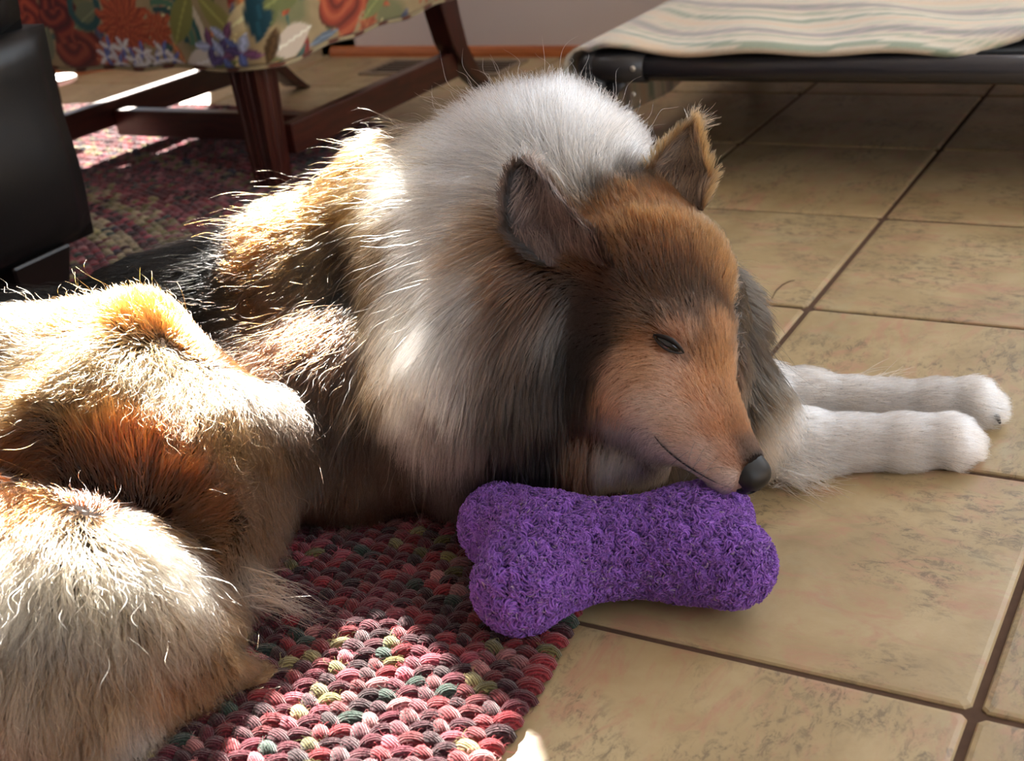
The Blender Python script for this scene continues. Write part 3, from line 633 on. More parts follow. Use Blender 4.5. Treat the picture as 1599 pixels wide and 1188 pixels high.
# ------------------------------------------------------------------ rough collie
DOG=[(-0.6623,0.9669,0.1595,0.0895,-0.7526,0.9356,0.1111,0.1016,0.05),
(-0.6122,0.8674,0.0871,0.0845,-0.6888,0.8314,0.0618,0.0945,0.05),
(-0.7666,0.9581,0.1207,0.1032,-0.9288,0.882,0.0729,0.1064,0.05),
(-0.6946,0.8384,0.0574,0.0866,-0.8206,0.7771,0.0426,0.0763,0.05),
(-0.928,0.8793,0.0671,0.0967,-1.0713,0.79,0.0684,0.0871,0.05),
(-1.0363,0.7559,0.0612,0.0938,-1.0436,0.6156,0.0511,0.0866,0.05),
(-0.6893,0.9778,0.2105,0.0656,-0.5332,0.9415,0.2264,0.0816,0.05),
(-0.5332,0.9415,0.2264,0.0816,-0.503,0.8581,0.1585,0.0858,0.04),
(-0.5956,0.9286,0.1796,0.0901,-0.5446,0.8561,0.1077,0.0889,0.05),
(-0.5352,0.8613,0.1065,0.0809,-0.5254,0.8357,0.0722,0.0507,0.05),
(-0.4309,0.9615,0.1222,0.0576,-0.4115,0.9511,0.0808,0.0439,0.04),
(-0.4638,0.8959,0.0877,0.0593,-0.3911,0.9415,0.0638,0.0435,0.04),
(-0.4745,0.8209,0.082,0.0386,-0.4046,0.8169,0.0896,0.0238,0.03),
(-0.4462,0.9129,0.2173,0.0515,-0.4266,0.8858,0.2046,0.0563,0.03),
(-0.4395,0.8634,0.1906,0.0491,-0.4175,0.8425,0.1747,0.0452,0.03),
(-0.4105,0.8977,0.196,0.0424,-0.384,0.8591,0.1713,0.0323,0.035),
(-0.3988,0.882,0.1897,0.0319,-0.3726,0.8424,0.1586,0.0222,0.03),
(-0.412,0.8291,0.1677,0.0379,-0.3882,0.8139,0.1483,0.0335,0.02),
(-0.3797,0.8355,0.1661,0.0356,-0.3463,0.8143,0.1247,0.0247,0.028),
(-0.3463,0.8143,0.1247,0.0247,-0.3155,0.8046,0.0956,0.0169,0.012),
(-0.381,0.8081,0.1414,0.0295,-0.3263,0.7939,0.0957,0.0145,0.015),
(-0.4255,0.8293,0.1361,0.0347,-0.3775,0.8075,0.1126,0.0183,0.02),
(-0.3725,0.8229,0.1942,0.0084,-0.3661,0.8338,0.1831,0.0076,0.014),
(-0.395,0.9339,0.0425,0.0339,-0.3398,0.9701,0.0264,0.0264,0.03),
(-0.3398,0.9701,0.0264,0.0264,-0.2563,1.0061,0.0199,0.0207,0.015),
(-0.2563,1.0061,0.0199,0.0207,-0.2224,1.0209,0.0201,0.0212,0.012),
(-0.2261,1.0184,0.0196,0.0141,-0.2144,1.0368,0.0232,0.0093,0.006),
(-0.2261,1.0184,0.0196,0.0141,-0.2052,1.0337,0.0188,0.0098,0.006),
(-0.2261,1.0184,0.0196,0.0141,-0.2018,1.0232,0.0149,0.0097,0.006),
(-0.2261,1.0184,0.0196,0.0141,-0.2092,1.0099,0.0133,0.0091,0.006),
(-0.407,1.027,0.0361,0.0304,-0.3579,1.0596,0.0227,0.0229,0.03),
(-0.3579,1.0596,0.0227,0.0223,-0.2498,1.0909,0.0176,0.0173,0.015),
(-0.2498,1.0909,0.0176,0.0173,-0.2185,1.1003,0.0201,0.0194,0.012),
(-0.2208,1.0984,0.0194,0.0137,-0.2119,1.1161,0.0224,0.0092,0.006),
(-0.2208,1.0984,0.0194,0.0137,-0.2019,1.1085,0.0185,0.0097,0.006),
(-0.2208,1.0984,0.0194,0.0137,-0.1983,1.0968,0.0145,0.0091,0.006),
(-0.2208,1.0984,0.0194,0.0137,-0.2043,1.0861,0.0137,0.0079,0.006),
(-0.9098,0.6834,0.14,0.0609,-0.8146,0.7002,0.1328,0.0636,0.04),
(-0.8146,0.7002,0.1328,0.0636,-0.7271,0.6901,0.1091,0.0494,0.04),
(-0.7271,0.6901,0.1091,0.0494,-0.7015,0.7247,0.0954,0.0328,0.03),
(-0.8212,0.6351,0.1166,0.0624,-0.709,0.6254,0.0892,0.0446,0.04),
(-0.7001,0.7077,0.0865,0.0315,-0.6529,0.6012,0.0521,0.0202,0.025),
(-0.6529,0.6012,0.0521,0.0202,-0.6198,0.5379,0.0293,0.0173,0.02),
(-0.6198,0.5379,0.0293,0.0173,-0.5964,0.5439,0.0134,0.01,0.02),
(-0.818,0.5184,0.0904,0.0578,-0.7136,0.5172,0.0753,0.0542,0.04),
(-0.7176,0.515,0.0759,0.0529,-0.6716,0.5271,0.069,0.0364,0.04),
(-0.7002,0.488,0.0543,0.0495,-0.6663,0.4979,0.0453,0.034,0.04),
(-0.6977,0.4468,0.0356,0.046,-0.6508,0.462,0.0215,0.0305,0.04)]
def dog_ground(P): return np.where((P[:,0]-RUG_C[0])**2+(P[:,1]-RUG_C[1])**2<RUG_R**2,.0145,.0012)
def dog_sdf(P): return sdf_eval(P,DOG,dog_ground(P))
dv,df=surface_nets(dog_sdf,(-1.178, 0.381, 0.0),(-0.169, 1.145, 0.328),.0052)
# brushes on the coat: position, comb direction, length, lift, curl, root colour darkened in long fur as painted depth, tip colour; both lowered where sun hits
BR=np.array([(-0.4292,0.8837,0.263,-0.6382,0.7262,0.2557,0.02,0.35,0,0.0452,0.0132,0.003,0.1614,0.0539,0.0122,0.03),
(-0.3942,0.8683,0.2501,-0.4865,0.6345,0.6006,0.018,0.3,0,0.034,0.0097,0.0021,0.1334,0.041,0.0087,0.03),
(-0.4346,0.8408,0.2469,-0.7562,0.5028,0.4187,0.02,0.3,0,0.0292,0.0086,0.0021,0.0978,0.0328,0.0077,0.03),
(-0.4019,0.8354,0.2312,-0.4576,0.4514,0.7661,0.014,0.25,0,0.0175,0.005,0.0012,0.0587,0.0184,0.0038,0.03),
(-0.3761,0.8587,0.2296,-0.3699,0.5259,0.7658,0.014,0.3,0,0.0122,0.0039,0.001,0.0552,0.0184,0.0051,0.025),
(-0.3717,0.8867,0.2349,-0.2886,0.8407,0.4582,0.018,0.4,0,0.0393,0.0132,0.0035,0.1469,0.0653,0.0217,0.025),
(-0.3652,0.8485,0.2141,-0.4284,0.6788,0.5964,0.014,0.2,0,0.0029,0.0012,0.0006,0.0127,0.0051,0.002,0.02),
(-0.3539,0.835,0.2013,-0.4197,0.6574,0.6259,0.0126,0.2,0,0.0215,0.0114,0.007,0.06,0.0298,0.0166,0.018),
(-0.3512,0.8192,0.1895,-0.3415,0.3959,0.8524,0.0112,0.2,0,0.0572,0.0227,0.0098,0.1274,0.0514,0.0214,0.013),
(-0.3428,0.8159,0.1741,-0.3791,0.2852,0.8803,0.0098,0.2,0,0.1459,0.0531,0.0192,0.2618,0.1019,0.0398,0.013),
(-0.3722,0.8223,0.2097,-0.6884,0.5644,0.4556,0.014,0.2,0,0.005,0.0018,0.0006,0.0184,0.0058,0.002,0.018),
(-0.3878,0.8109,0.2068,-0.9607,-0.0801,0.2659,0.0154,0.2,0,0.0353,0.017,0.0083,0.0903,0.0398,0.0189,0.018),
(-0.3811,0.8259,0.214,-0.7306,0.4589,0.5056,0.012,0.2,0,0.01,0.0029,0.0008,0.0299,0.0083,0.002,0.025),
(-0.4161,0.8192,0.221,-0.9631,-0.0552,0.2633,0.016,0.25,0,0.0081,0.0025,0.0008,0.0299,0.0083,0.0024,0.03),
(-0.4245,0.8003,0.2023,-0.8459,-0.2915,-0.4466,0.02,0.25,0,0.0032,0.0017,0.0011,0.0112,0.005,0.0027,0.03),
(-0.3975,0.8038,0.2037,-0.9333,-0.3475,-0.0909,0.012,0.2,0,0.042,0.0192,0.0083,0.1019,0.0435,0.0189,0.02),
(-0.3882,0.7984,0.1943,-0.9415,-0.322,-0.0992,0.014,0.2,0,0.1678,0.0572,0.0192,0.2929,0.108,0.0363,0.015),
(-0.3699,0.8094,0.2002,-0.745,0.2014,0.6359,0.0126,0.25,0,0.2828,0.1014,0.042,0.4777,0.2142,0.1143,0.013),
(-0.357,0.8173,0.1962,-0.4372,0.319,0.8409,0.0112,0.25,0,0.2629,0.1072,0.0493,0.4777,0.2618,0.1717,0.011),
(-0.3472,0.8181,0.1828,-0.4033,0.3201,0.8573,0.0098,0.2,0,0.0958,0.0353,0.014,0.1881,0.0743,0.0298,0.015),
(-0.3465,0.8405,0.1937,-0.3832,0.5987,0.7033,0.0112,0.2,0,0.1459,0.0531,0.0215,0.2824,0.1143,0.0473,0.012),
(-0.3769,0.7998,0.1914,-0.8831,-0.4497,-0.134,0.0084,0.2,0,0.0353,0.015,0.0083,0.0903,0.0363,0.0189,0.0075),
(-0.3648,0.8008,0.1843,-0.6296,-0.6789,-0.3778,0.007,0.2,0,0.0751,0.0266,0.0131,0.1717,0.0693,0.033,0.006),
(-0.356,0.8027,0.1784,-0.5202,0.2029,0.8296,0.0056,0.2,0,0.042,0.0192,0.0114,0.1019,0.0435,0.024,0.0065),
(-0.3849,0.7881,0.1763,-0.9004,-0.3084,-0.3069,0.0126,0.2,0,0.4455,0.1754,0.0751,0.6616,0.326,0.1717,0.022),
(-0.3991,0.7838,0.1662,-0.6261,-0.1654,-0.762,0.0154,0.2,0,0.4721,0.2081,0.1072,0.7128,0.4106,0.2618,0.02),
(-0.3635,0.7894,0.1682,-0.8808,-0.3279,0.3417,0.0084,0.15,0,0.528,0.2439,0.1323,0.7128,0.3979,0.2618,0.022),
(-0.3458,0.7994,0.1608,-0.5257,0.047,0.8494,0.007,0.15,0,0.4197,0.153,0.0614,0.5656,0.2421,0.1143,0.02),
(-0.3315,0.8118,0.1517,-0.5243,0.2732,0.8065,0.007,0.15,0,0.1754,0.0614,0.0215,0.2824,0.108,0.0435,0.015),
(-0.3768,0.7762,0.1469,-0.9271,-0.1882,-0.324,0.0112,0.15,0,0.6186,0.3948,0.2828,0.8402,0.6287,0.5061,0.022),
(-0.3544,0.7807,0.1376,-0.9329,-0.2116,0.2916,0.007,0.15,0,0.5573,0.2828,0.1678,0.7303,0.4502,0.3147,0.02),
(-0.3337,0.7902,0.136,-0.6043,0.0657,0.794,0.0056,0.12,0,0.4197,0.1459,0.0614,0.5354,0.2233,0.108,0.018),
(-0.3196,0.8039,0.1313,-0.4491,0.1712,0.8769,0.0056,0.12,0,0.1323,0.0474,0.0192,0.2053,0.0794,0.0363,0.014),
(-0.3402,0.7789,0.1146,-0.9548,-0.129,0.2677,0.0056,0.12,0,0.6186,0.3707,0.2728,0.8026,0.5656,0.4502,0.018),
(-0.3233,0.7862,0.1162,-0.7369,-0.1127,0.6665,0.0049,0.1,0,0.3948,0.1603,0.0851,0.5061,0.2421,0.1414,0.013),
(-0.3114,0.7997,0.1164,-0.5332,0.2891,0.795,0.0049,0.1,0,0.042,0.0215,0.015,0.0693,0.0363,0.024,0.012),
(-0.3047,0.7978,0.1079,-0.5489,0.3122,0.7754,0.0042,0.1,0,0.0114,0.0083,0.007,0.0189,0.0125,0.0107,0.01),
(-0.356,0.7803,0.1086,-0.8876,0.2505,-0.3866,0.0112,0.2,0,0.6186,0.4721,0.3948,0.8402,0.6955,0.5967,0.016),
(-0.3262,0.7787,0.0987,-0.9751,-0.0665,-0.2116,0.007,0.15,0,0.5875,0.3948,0.3036,0.766,0.5656,0.4502,0.012),
(-0.3878,0.7839,0.1149,-0.3669,0.3938,-0.8428,0.018,0.25,0.1,0.4455,0.3707,0.3251,0.766,0.6955,0.6287,0.025),
(-0.4144,0.794,0.1055,-0.256,-0.0579,-0.9649,0.028,0.25,0.1,0.3251,0.2629,0.2256,0.6955,0.6126,0.5504,0.025),
(-0.4058,0.7821,0.1399,-0.2285,0.1613,-0.9601,0.022,0.2,0.05,0.4197,0.153,0.0614,0.6616,0.326,0.1717,0.02),
(-0.4325,0.792,0.1036,-0.0232,-0.3324,-0.9429,0.036,0.2,0.1,0.1602,0.0422,0.0118,0.2745,0.0991,0.035,0.022),
(-0.4156,0.7922,0.0811,-0.2878,0.1606,-0.9441,0.02,0.2,0.1,0.3707,0.3036,0.2629,0.6955,0.6126,0.5504,0.02),
(-0.4455,0.7856,0.0795,-0.2105,0.0941,-0.9731,0.03,0.2,0.1,0.066,0.0248,0.0107,0.1827,0.0781,0.035,0.02),
(-0.4382,0.7901,0.174,-0.0675,-0.1427,-0.9875,0.035,0.2,0.05,0.0009,0.0007,0.0006,0.0027,0.0021,0.0019,0.03),
(-0.4456,0.7906,0.1299,-0.0886,0.0432,-0.9951,0.04,0.2,0.05,0.0011,0.0008,0.0007,0.0032,0.0023,0.0019,0.03),
(-0.4269,0.7891,0.1758,-0.1625,-0.1214,-0.9792,0.022,0.2,0.05,0.0017,0.001,0.0007,0.0057,0.0032,0.0023,0.02),
(-0.4571,0.79,0.1876,0.0354,-0.3691,-0.9287,0.055,0.25,0.1,0.0373,0.0327,0.0306,0.1572,0.1454,0.1341,0.018),
(-0.4531,0.8063,0.2124,-0.1059,-0.6022,-0.7913,0.045,0.25,0.1,0.0032,0.002,0.0014,0.0306,0.0194,0.0137,0.02),
(-0.4632,0.7797,0.1436,-0.1519,-0.0583,-0.9867,0.055,0.2,0.05,0.007,0.0056,0.0049,0.0399,0.035,0.0327,0.025),
(-0.468,0.7768,0.0889,-0.1256,-0.0431,-0.9911,0.055,0.2,0.05,0.0017,0.0013,0.0011,0.0073,0.0061,0.0057,0.03),
(-0.4886,0.7905,0.2101,-0.1701,-0.6329,-0.7553,0.055,0.25,0.05,0.0214,0.007,0.0024,0.0636,0.0265,0.0112,0.03),
(-0.4887,0.7727,0.1756,-0.0508,-0.2919,-0.9551,0.06,0.2,0.05,0.0154,0.0097,0.007,0.057,0.0399,0.0306,0.035),
(-0.4966,0.7659,0.1291,-0.1241,-0.0261,-0.9919,0.065,0.2,0.05,0.0038,0.0028,0.0026,0.0194,0.0164,0.015,0.035),
(-0.5089,0.7662,0.0818,-0.1744,0.1055,-0.979,0.055,0.2,0.05,0.0017,0.0014,0.0013,0.0065,0.005,0.0047,0.03),
(-0.5371,0.8215,0.2358,-0.7633,-0.3774,-0.5243,0.06,0.3,0.05,0.1306,0.0666,0.0326,0.2682,0.1563,0.0903,0.03),
(-0.5355,0.8445,0.2595,-0.9737,-0.1117,-0.1987,0.055,0.35,0.05,0.1585,0.0951,0.0547,0.3393,0.2266,0.1486,0.025),
(-0.4981,0.8125,0.2318,-0.6718,-0.6353,-0.3809,0.045,0.25,0.05,0.0326,0.0112,0.0042,0.114,0.0455,0.0183,0.025),
(-0.5473,0.7917,0.2038,-0.1746,-0.5947,-0.7848,0.07,0.25,0.05,0.3824,0.3566,0.332,0.6593,0.6211,0.5843,0.035),
(-0.5448,0.7672,0.1603,-0.1081,-0.2234,-0.9687,0.07,0.2,0.05,0.273,0.2555,0.2387,0.4787,0.4529,0.4279,0.035),
(-0.5297,0.7613,0.1209,-0.0757,-0.0714,-0.9946,0.065,0.2,0.05,0.0598,0.0508,0.0479,0.1478,0.1316,0.1214,0.03),
(-0.5149,0.7702,0.1789,-0.0711,-0.3422,-0.9369,0.07,0.2,0.05,0.178,0.1391,0.1163,0.336,0.285,0.2478,0.025),
(-0.5881,0.7923,0.1773,-0.0806,-0.5579,-0.826,0.065,0.25,0.1,0.4094,0.3442,0.2649,0.6593,0.5843,0.4825,0.03),
(-0.5743,0.7662,0.1232,-0.1516,-0.0953,-0.9838,0.06,0.2,0.1,0.178,0.1274,0.0958,0.3577,0.2948,0.2389,0.03),
(-0.5601,0.7678,0.0662,-0.1494,0.2867,-0.9463,0.05,0.2,0.1,0.0179,0.0122,0.0099,0.0533,0.0418,0.0342,0.03),
(-0.5922,0.8579,0.2568,-0.9047,-0.0588,-0.422,0.065,0.35,0.05,0.4977,0.4822,0.467,0.7401,0.7193,0.6989,0.035),
(-0.5938,0.8319,0.222,-0.5205,-0.362,-0.7734,0.065,0.3,0.05,0.467,0.4376,0.3958,0.6989,0.6593,0.6211,0.035),
(-0.5784,0.8832,0.2873,-0.9476,0.3165,-0.0441,0.062,0.5,0.05,0.563,0.5462,0.5297,0.7827,0.7612,0.7401,0.035),
(-0.5446,0.903,0.3093,-0.6402,0.7142,0.2831,0.06,0.6,0.05,0.563,0.5462,0.5297,0.7827,0.7612,0.7401,0.035),
(-0.5102,0.9161,0.3119,-0.3934,0.8339,0.3871,0.055,0.6,0.05,0.563,0.5462,0.5297,0.7827,0.7612,0.7401,0.03),
(-0.474,0.92,0.2936,-0.009,0.9407,0.339,0.045,0.5,0.05,0.3521,0.3273,0.3037,0.4764,0.446,0.4169,0.025),
(-0.5223,0.8679,0.284,-0.9945,-0.0297,0.1008,0.05,0.4,0.05,0.5297,0.4977,0.467,0.7612,0.7401,0.6989,0.03),
(-0.4887,0.8922,0.2909,-0.3809,0.6369,0.6703,0.04,0.4,0.05,0.4094,0.3566,0.2972,0.6593,0.6025,0.549,0.025),
(-0.4902,0.8698,0.2746,-0.7574,0.2011,0.6212,0.035,0.35,0.05,0.0848,0.0443,0.021,0.2266,0.1271,0.0655,0.02),
(-0.4672,0.8977,0.2798,-0.2718,0.7931,0.5451,0.032,0.45,0,0.0035,0.0021,0.0015,0.0217,0.0135,0.0077,0.018),
(-0.4532,0.9208,0.2785,-0.1228,0.9769,0.175,0.032,0.5,0,0.0021,0.0015,0.0012,0.015,0.0098,0.0068,0.018),
(-0.6446,0.9039,0.2725,-0.9365,0.1003,-0.3359,0.055,0.45,0.1,0.4094,0.332,0.2254,0.6593,0.5665,0.4361,0.03),
(-0.6488,0.8551,0.2146,-0.459,-0.1846,-0.869,0.055,0.3,0.1,0.0405,0.0233,0.0098,0.1012,0.0652,0.0316,0.03),
(-0.6441,0.8288,0.1789,-0.104,-0.6897,-0.7165,0.055,0.3,0.4,0.034,0.0189,0.0079,0.1012,0.068,0.0352,0.03),
(-0.6113,0.7783,0.1352,-0.0829,-0.4407,-0.8938,0.05,0.3,0.2,0.021,0.0111,0.0045,0.0869,0.0546,0.0267,0.028),
(-0.5988,0.765,0.085,-0.1737,-0.0523,-0.9834,0.045,0.25,0.2,0.0068,0.0031,0.0014,0.0316,0.0174,0.009,0.03),
(-0.6864,0.9117,0.2566,-0.8255,-0.1279,-0.5497,0.05,0.45,0.2,0.034,0.0143,0.0031,0.109,0.0624,0.0211,0.03),
(-0.7356,0.9173,0.2403,-0.8491,-0.2136,-0.4831,0.05,0.45,0.5,0.017,0.0063,0.0013,0.0939,0.0431,0.0098,0.03),
(-0.7677,0.9066,0.2237,-0.762,-0.5008,-0.4105,0.05,0.5,0.55,0.0112,0.0041,0.0009,0.0813,0.0358,0.0072,0.03),
(-0.7477,0.8616,0.1923,-0.6132,-0.5829,-0.533,0.05,0.4,0.55,0.0053,0.0022,0.0009,0.0696,0.0376,0.0133,0.03),
(-0.7056,0.8748,0.2029,-0.4124,-0.504,-0.7589,0.05,0.35,0.45,0.0012,0.0007,0.0004,0.0116,0.0061,0.0027,0.022),
(-0.678,0.8373,0.1721,-0.1762,-0.846,-0.5032,0.05,0.35,0.45,0.0006,0.0004,0.0003,0.0061,0.0027,0.0012,0.025),
(-0.7884,0.8686,0.1987,-0.9411,-0.2096,-0.2655,0.045,0.5,0.65,0.002,0.0008,0.0003,0.0498,0.0152,0.0018,0.03),
(-0.7695,0.8345,0.1641,-0.9085,-0.2355,-0.3453,0.045,0.4,0.65,0.0008,0.0004,0.0002,0.0277,0.0079,0.0012,0.03),
(-0.7,0.7978,0.1566,-0.4325,-0.8407,-0.326,0.045,0.35,0.65,0.001,0.0004,0.0002,0.0221,0.0066,0.0014,0.03),
(-0.6586,0.7727,0.1374,-0.0213,-0.7509,-0.66,0.045,0.3,0.55,0.0015,0.0006,0.0003,0.0152,0.0051,0.0014,0.03),
(-0.8046,0.8428,0.1698,-0.9742,-0.1166,-0.1931,0.04,0.35,0.55,0.0004,0.0002,0.0002,0.0072,0.0024,0.0006,0.025),
(-0.8569,0.8531,0.1801,-0.8508,-0.4785,-0.2173,0.032,0.15,0.1,0.0002,0.0002,0.0002,0.0005,0.0004,0.0003,0.03),
(-0.8953,0.8313,0.1723,-0.8623,-0.4766,-0.1709,0.03,0.12,0.05,0.0002,0.0002,0.0001,0.0004,0.0003,0.0003,0.035),
(-0.9762,0.809,0.1638,-0.9314,-0.3491,-0.103,0.03,0.12,0.05,0.0002,0.0002,0.0001,0.0004,0.0003,0.0003,0.035),
(-1.0347,0.7826,0.1655,-0.8309,-0.5548,0.043,0.03,0.12,0.05,0.0003,0.0002,0.0002,0.0008,0.0005,0.0003,0.035),
(-0.7927,0.8105,0.1405,-0.7357,-0.4971,-0.46,0.035,0.25,0.45,0.0004,0.0003,0.0002,0.0061,0.0021,0.0006,0.025),
(-0.6294,0.7568,0.0962,-0.0455,-0.3489,-0.936,0.045,0.2,0.4,0.005,0.0018,0.0007,0.0198,0.0077,0.0028,0.035),
(-0.6328,0.749,0.0515,-0.1685,-0.0345,-0.9851,0.045,0.2,0.1,0.0134,0.0058,0.0026,0.0431,0.0211,0.0098,0.035),
(-0.6051,0.7787,0.0276,-0.3753,0.2454,-0.8938,0.045,0.2,0.1,0.0231,0.0126,0.0082,0.1017,0.0611,0.0388,0.03),
(-0.6698,0.7286,0.0561,-0.4415,0.2038,-0.8738,0.045,0.2,0.1,0.0151,0.0063,0.0026,0.0521,0.0252,0.0114,0.035),
(-0.6614,0.7316,0.1041,0.226,-0.5942,-0.7719,0.045,0.2,0.4,0.0058,0.0021,0.0007,0.0224,0.0083,0.0028,0.03),
(-0.7917,0.7068,0.2028,-0.8246,0.4757,0.306,0.04,0.55,0.4,0.0515,0.017,0.0023,0.1347,0.0571,0.0106,0.025),
(-0.8449,0.6952,0.2049,-0.8872,0.4568,-0.0651,0.038,0.55,0.4,0.0476,0.016,0.0023,0.1347,0.0597,0.0123,0.028),
(-0.7552,0.7204,0.1782,-0.5047,0.8601,0.0747,0.02,0.3,0.1,0.034,0.0104,0.0018,0.1012,0.037,0.007,0.018),
(-0.7364,0.7322,0.1578,-0.1598,0.8237,-0.544,0.018,0.3,0.1,0.0204,0.0068,0.002,0.0753,0.0358,0.0116,0.02),
(-0.8761,0.6565,0.1921,-0.999,-0.0391,-0.0204,0.04,0.4,0.45,0.0311,0.016,0.0063,0.109,0.0709,0.0352,0.03),
(-0.7939,0.6547,0.1914,-0.2538,-0.9127,-0.3203,0.04,0.4,0.75,0.0556,0.0283,0.0091,0.1539,0.1051,0.0521,0.03),
(-0.7569,0.6694,0.1782,0.4747,-0.6904,-0.5459,0.04,0.4,0.95,0.0556,0.0311,0.0119,0.1539,0.113,0.0624,0.028),
(-0.7181,0.6742,0.1643,0.585,-0.6997,-0.4101,0.045,0.4,0.95,0.0476,0.027,0.0119,0.1441,0.109,0.068,0.028),
(-0.6956,0.7061,0.1522,0.754,-0.5199,-0.4014,0.045,0.35,0.65,0.0189,0.0119,0.0079,0.109,0.0869,0.068,0.028),
(-0.6776,0.7256,0.1281,0.6507,-0.5452,-0.5285,0.045,0.3,0.65,0.0104,0.0058,0.0038,0.0802,0.0624,0.0498,0.025),
(-0.8227,0.609,0.1754,-0.8312,-0.472,-0.2939,0.04,0.35,0.55,0.0405,0.0189,0.0058,0.1171,0.068,0.0283,0.03),
(-0.7698,0.6222,0.1654,-0.6656,0.4925,0.5607,0.04,0.35,0.5,0.0405,0.0119,0.0014,0.1171,0.0475,0.0098,0.03),
(-0.799,0.584,0.1469,-0.437,-0.6709,-0.5991,0.04,0.3,0.1,0.0189,0.0042,0.0005,0.0624,0.0152,0.0017,0.03),
(-0.7403,0.6061,0.1449,-0.4938,0.6186,0.6111,0.04,0.3,0.1,0.0283,0.0054,0.0005,0.0802,0.0186,0.0019,0.035),
(-0.6968,0.6191,0.1342,-0.268,0.8496,0.4543,0.038,0.3,0.1,0.0258,0.0054,0.0006,0.0739,0.0174,0.0022,0.03),
(-0.6823,0.654,0.1349,0.5112,-0.4479,-0.7335,0.042,0.3,0.55,0.0311,0.0119,0.0028,0.109,0.0571,0.0198,0.025),
(-0.7569,0.5306,0.1396,0.4921,-0.8597,0.1372,0.035,0.3,0.55,0.0023,0.0008,0.0002,0.0224,0.007,0.0011,0.03),
(-0.7319,0.57,0.122,-0.7492,0.6542,-0.1036,0.035,0.3,0.1,0.0079,0.0018,0.0003,0.0283,0.0064,0.0008,0.03),
(-0.676,0.6022,0.1087,0.1827,0.7631,0.6199,0.035,0.3,0.45,0.0151,0.0038,0.0006,0.0475,0.0132,0.0022,0.03),
(-0.6669,0.6741,0.11,0.3889,-0.3795,-0.8395,0.04,0.3,0.45,0.0189,0.0079,0.0026,0.0624,0.0283,0.0098,0.025),
(-0.6523,0.6625,0.0787,0.2858,-0.4183,-0.8621,0.04,0.25,0.4,0.0258,0.0104,0.0038,0.068,0.0316,0.0132,0.03),
(-0.6423,0.6035,0.0757,0.6002,-0.6862,-0.4109,0.022,0.2,0.05,0.0311,0.0119,0.0038,0.0739,0.0316,0.0114,0.025),
(-0.6184,0.5609,0.0527,0.6442,-0.5769,-0.5022,0.025,0.25,0.1,0.0419,0.0188,0.0072,0.1072,0.0582,0.0265,0.025),
(-0.6271,0.6019,0.0576,0.156,0.5779,-0.8011,0.035,0.25,0.1,0.0496,0.0318,0.0211,0.1512,0.1237,0.0996,0.02),
(-0.5942,0.5352,0.0282,0.4692,0.5836,-0.6627,0.032,0.25,0.45,0.0289,0.0121,0.0038,0.0923,0.0459,0.0179,0.025),
(-0.6078,0.5191,0.024,0.2736,0.4282,-0.8613,0.03,0.25,0.45,0.0318,0.0113,0.0027,0.0996,0.0414,0.0123,0.025),
(-0.7177,0.5068,0.1398,0.3009,-0.9328,-0.1983,0.04,0.4,0.65,0.0042,0.0014,0.0003,0.039,0.0142,0.0025,0.028),
(-0.6757,0.533,0.1224,0.8236,0.0982,-0.5586,0.04,0.5,0.75,0.0091,0.0031,0.0007,0.0624,0.0267,0.0064,0.025),
(-0.6763,0.5759,0.0909,0.2014,0.5879,-0.7835,0.04,0.5,0.75,0.0151,0.0054,0.0011,0.0869,0.041,0.0114,0.022),
(-0.6958,0.4827,0.1281,0.2091,-0.8379,-0.5042,0.055,0.35,0.55,0.0726,0.0476,0.0235,0.1935,0.1611,0.1153,0.03),
(-0.6667,0.5036,0.1163,0.5362,-0.5648,-0.6274,0.055,0.35,0.65,0.0952,0.07,0.0419,0.2172,0.1935,0.1512,0.03),
(-0.6483,0.5301,0.1037,0.7245,-0.3165,-0.6124,0.055,0.35,0.65,0.1014,0.0779,0.0496,0.2234,0.1992,0.1611,0.03),
(-0.6357,0.5478,0.0792,0.5374,-0.1375,-0.8321,0.05,0.35,0.65,0.0952,0.0779,0.0559,0.2172,0.1992,0.1715,0.025),
(-0.6782,0.4576,0.1023,0.2722,-0.6512,-0.7084,0.055,0.3,0.55,0.1014,0.0806,0.0559,0.2051,0.1823,0.1463,0.035),
(-0.6496,0.4828,0.0871,0.3656,-0.4952,-0.7881,0.055,0.3,0.55,0.1014,0.0752,0.0456,0.2051,0.1715,0.128,0.035),
(-0.6233,0.5098,0.0647,0.2947,-0.2726,-0.9159,0.05,0.3,0.55,0.0627,0.0318,0.0129,0.1715,0.1237,0.0787,0.03),
(-0.664,0.4324,0.067,0.2463,-0.5143,-0.8215,0.05,0.3,0.45,0.0892,0.0516,0.0248,0.1935,0.1416,0.0923,0.035),
(-0.6354,0.4582,0.056,0.3832,-0.5697,-0.7271,0.05,0.3,0.45,0.0726,0.0318,0.0113,0.1715,0.1034,0.053,0.035),
(-0.619,0.4899,0.0371,0.0795,-0.2126,-0.9739,0.045,0.3,0.45,0.0496,0.0147,0.0027,0.1237,0.0482,0.0134,0.03),
(-0.6479,0.4281,0.033,-0.0691,-0.2387,-0.9686,0.045,0.3,0.1,0.0779,0.0366,0.0147,0.1715,0.0996,0.0506,0.035),
(-0.6187,0.4599,0.0223,-0.0719,-0.2116,-0.9747,0.04,0.3,0.1,0.0952,0.0675,0.0456,0.2172,0.1823,0.1512,0.025),
(-0.3259,0.9462,0.041,0.7832,0.5599,-0.2704,0.02,0.32,0,0.6402,0.5577,0.4817,0.8276,0.7484,0.6739,0.03),
(-0.28,0.974,0.0339,0.8936,0.4282,-0.1349,0.0175,0.32,0,0.675,0.6064,0.542,0.8481,0.7874,0.7293,0.035),
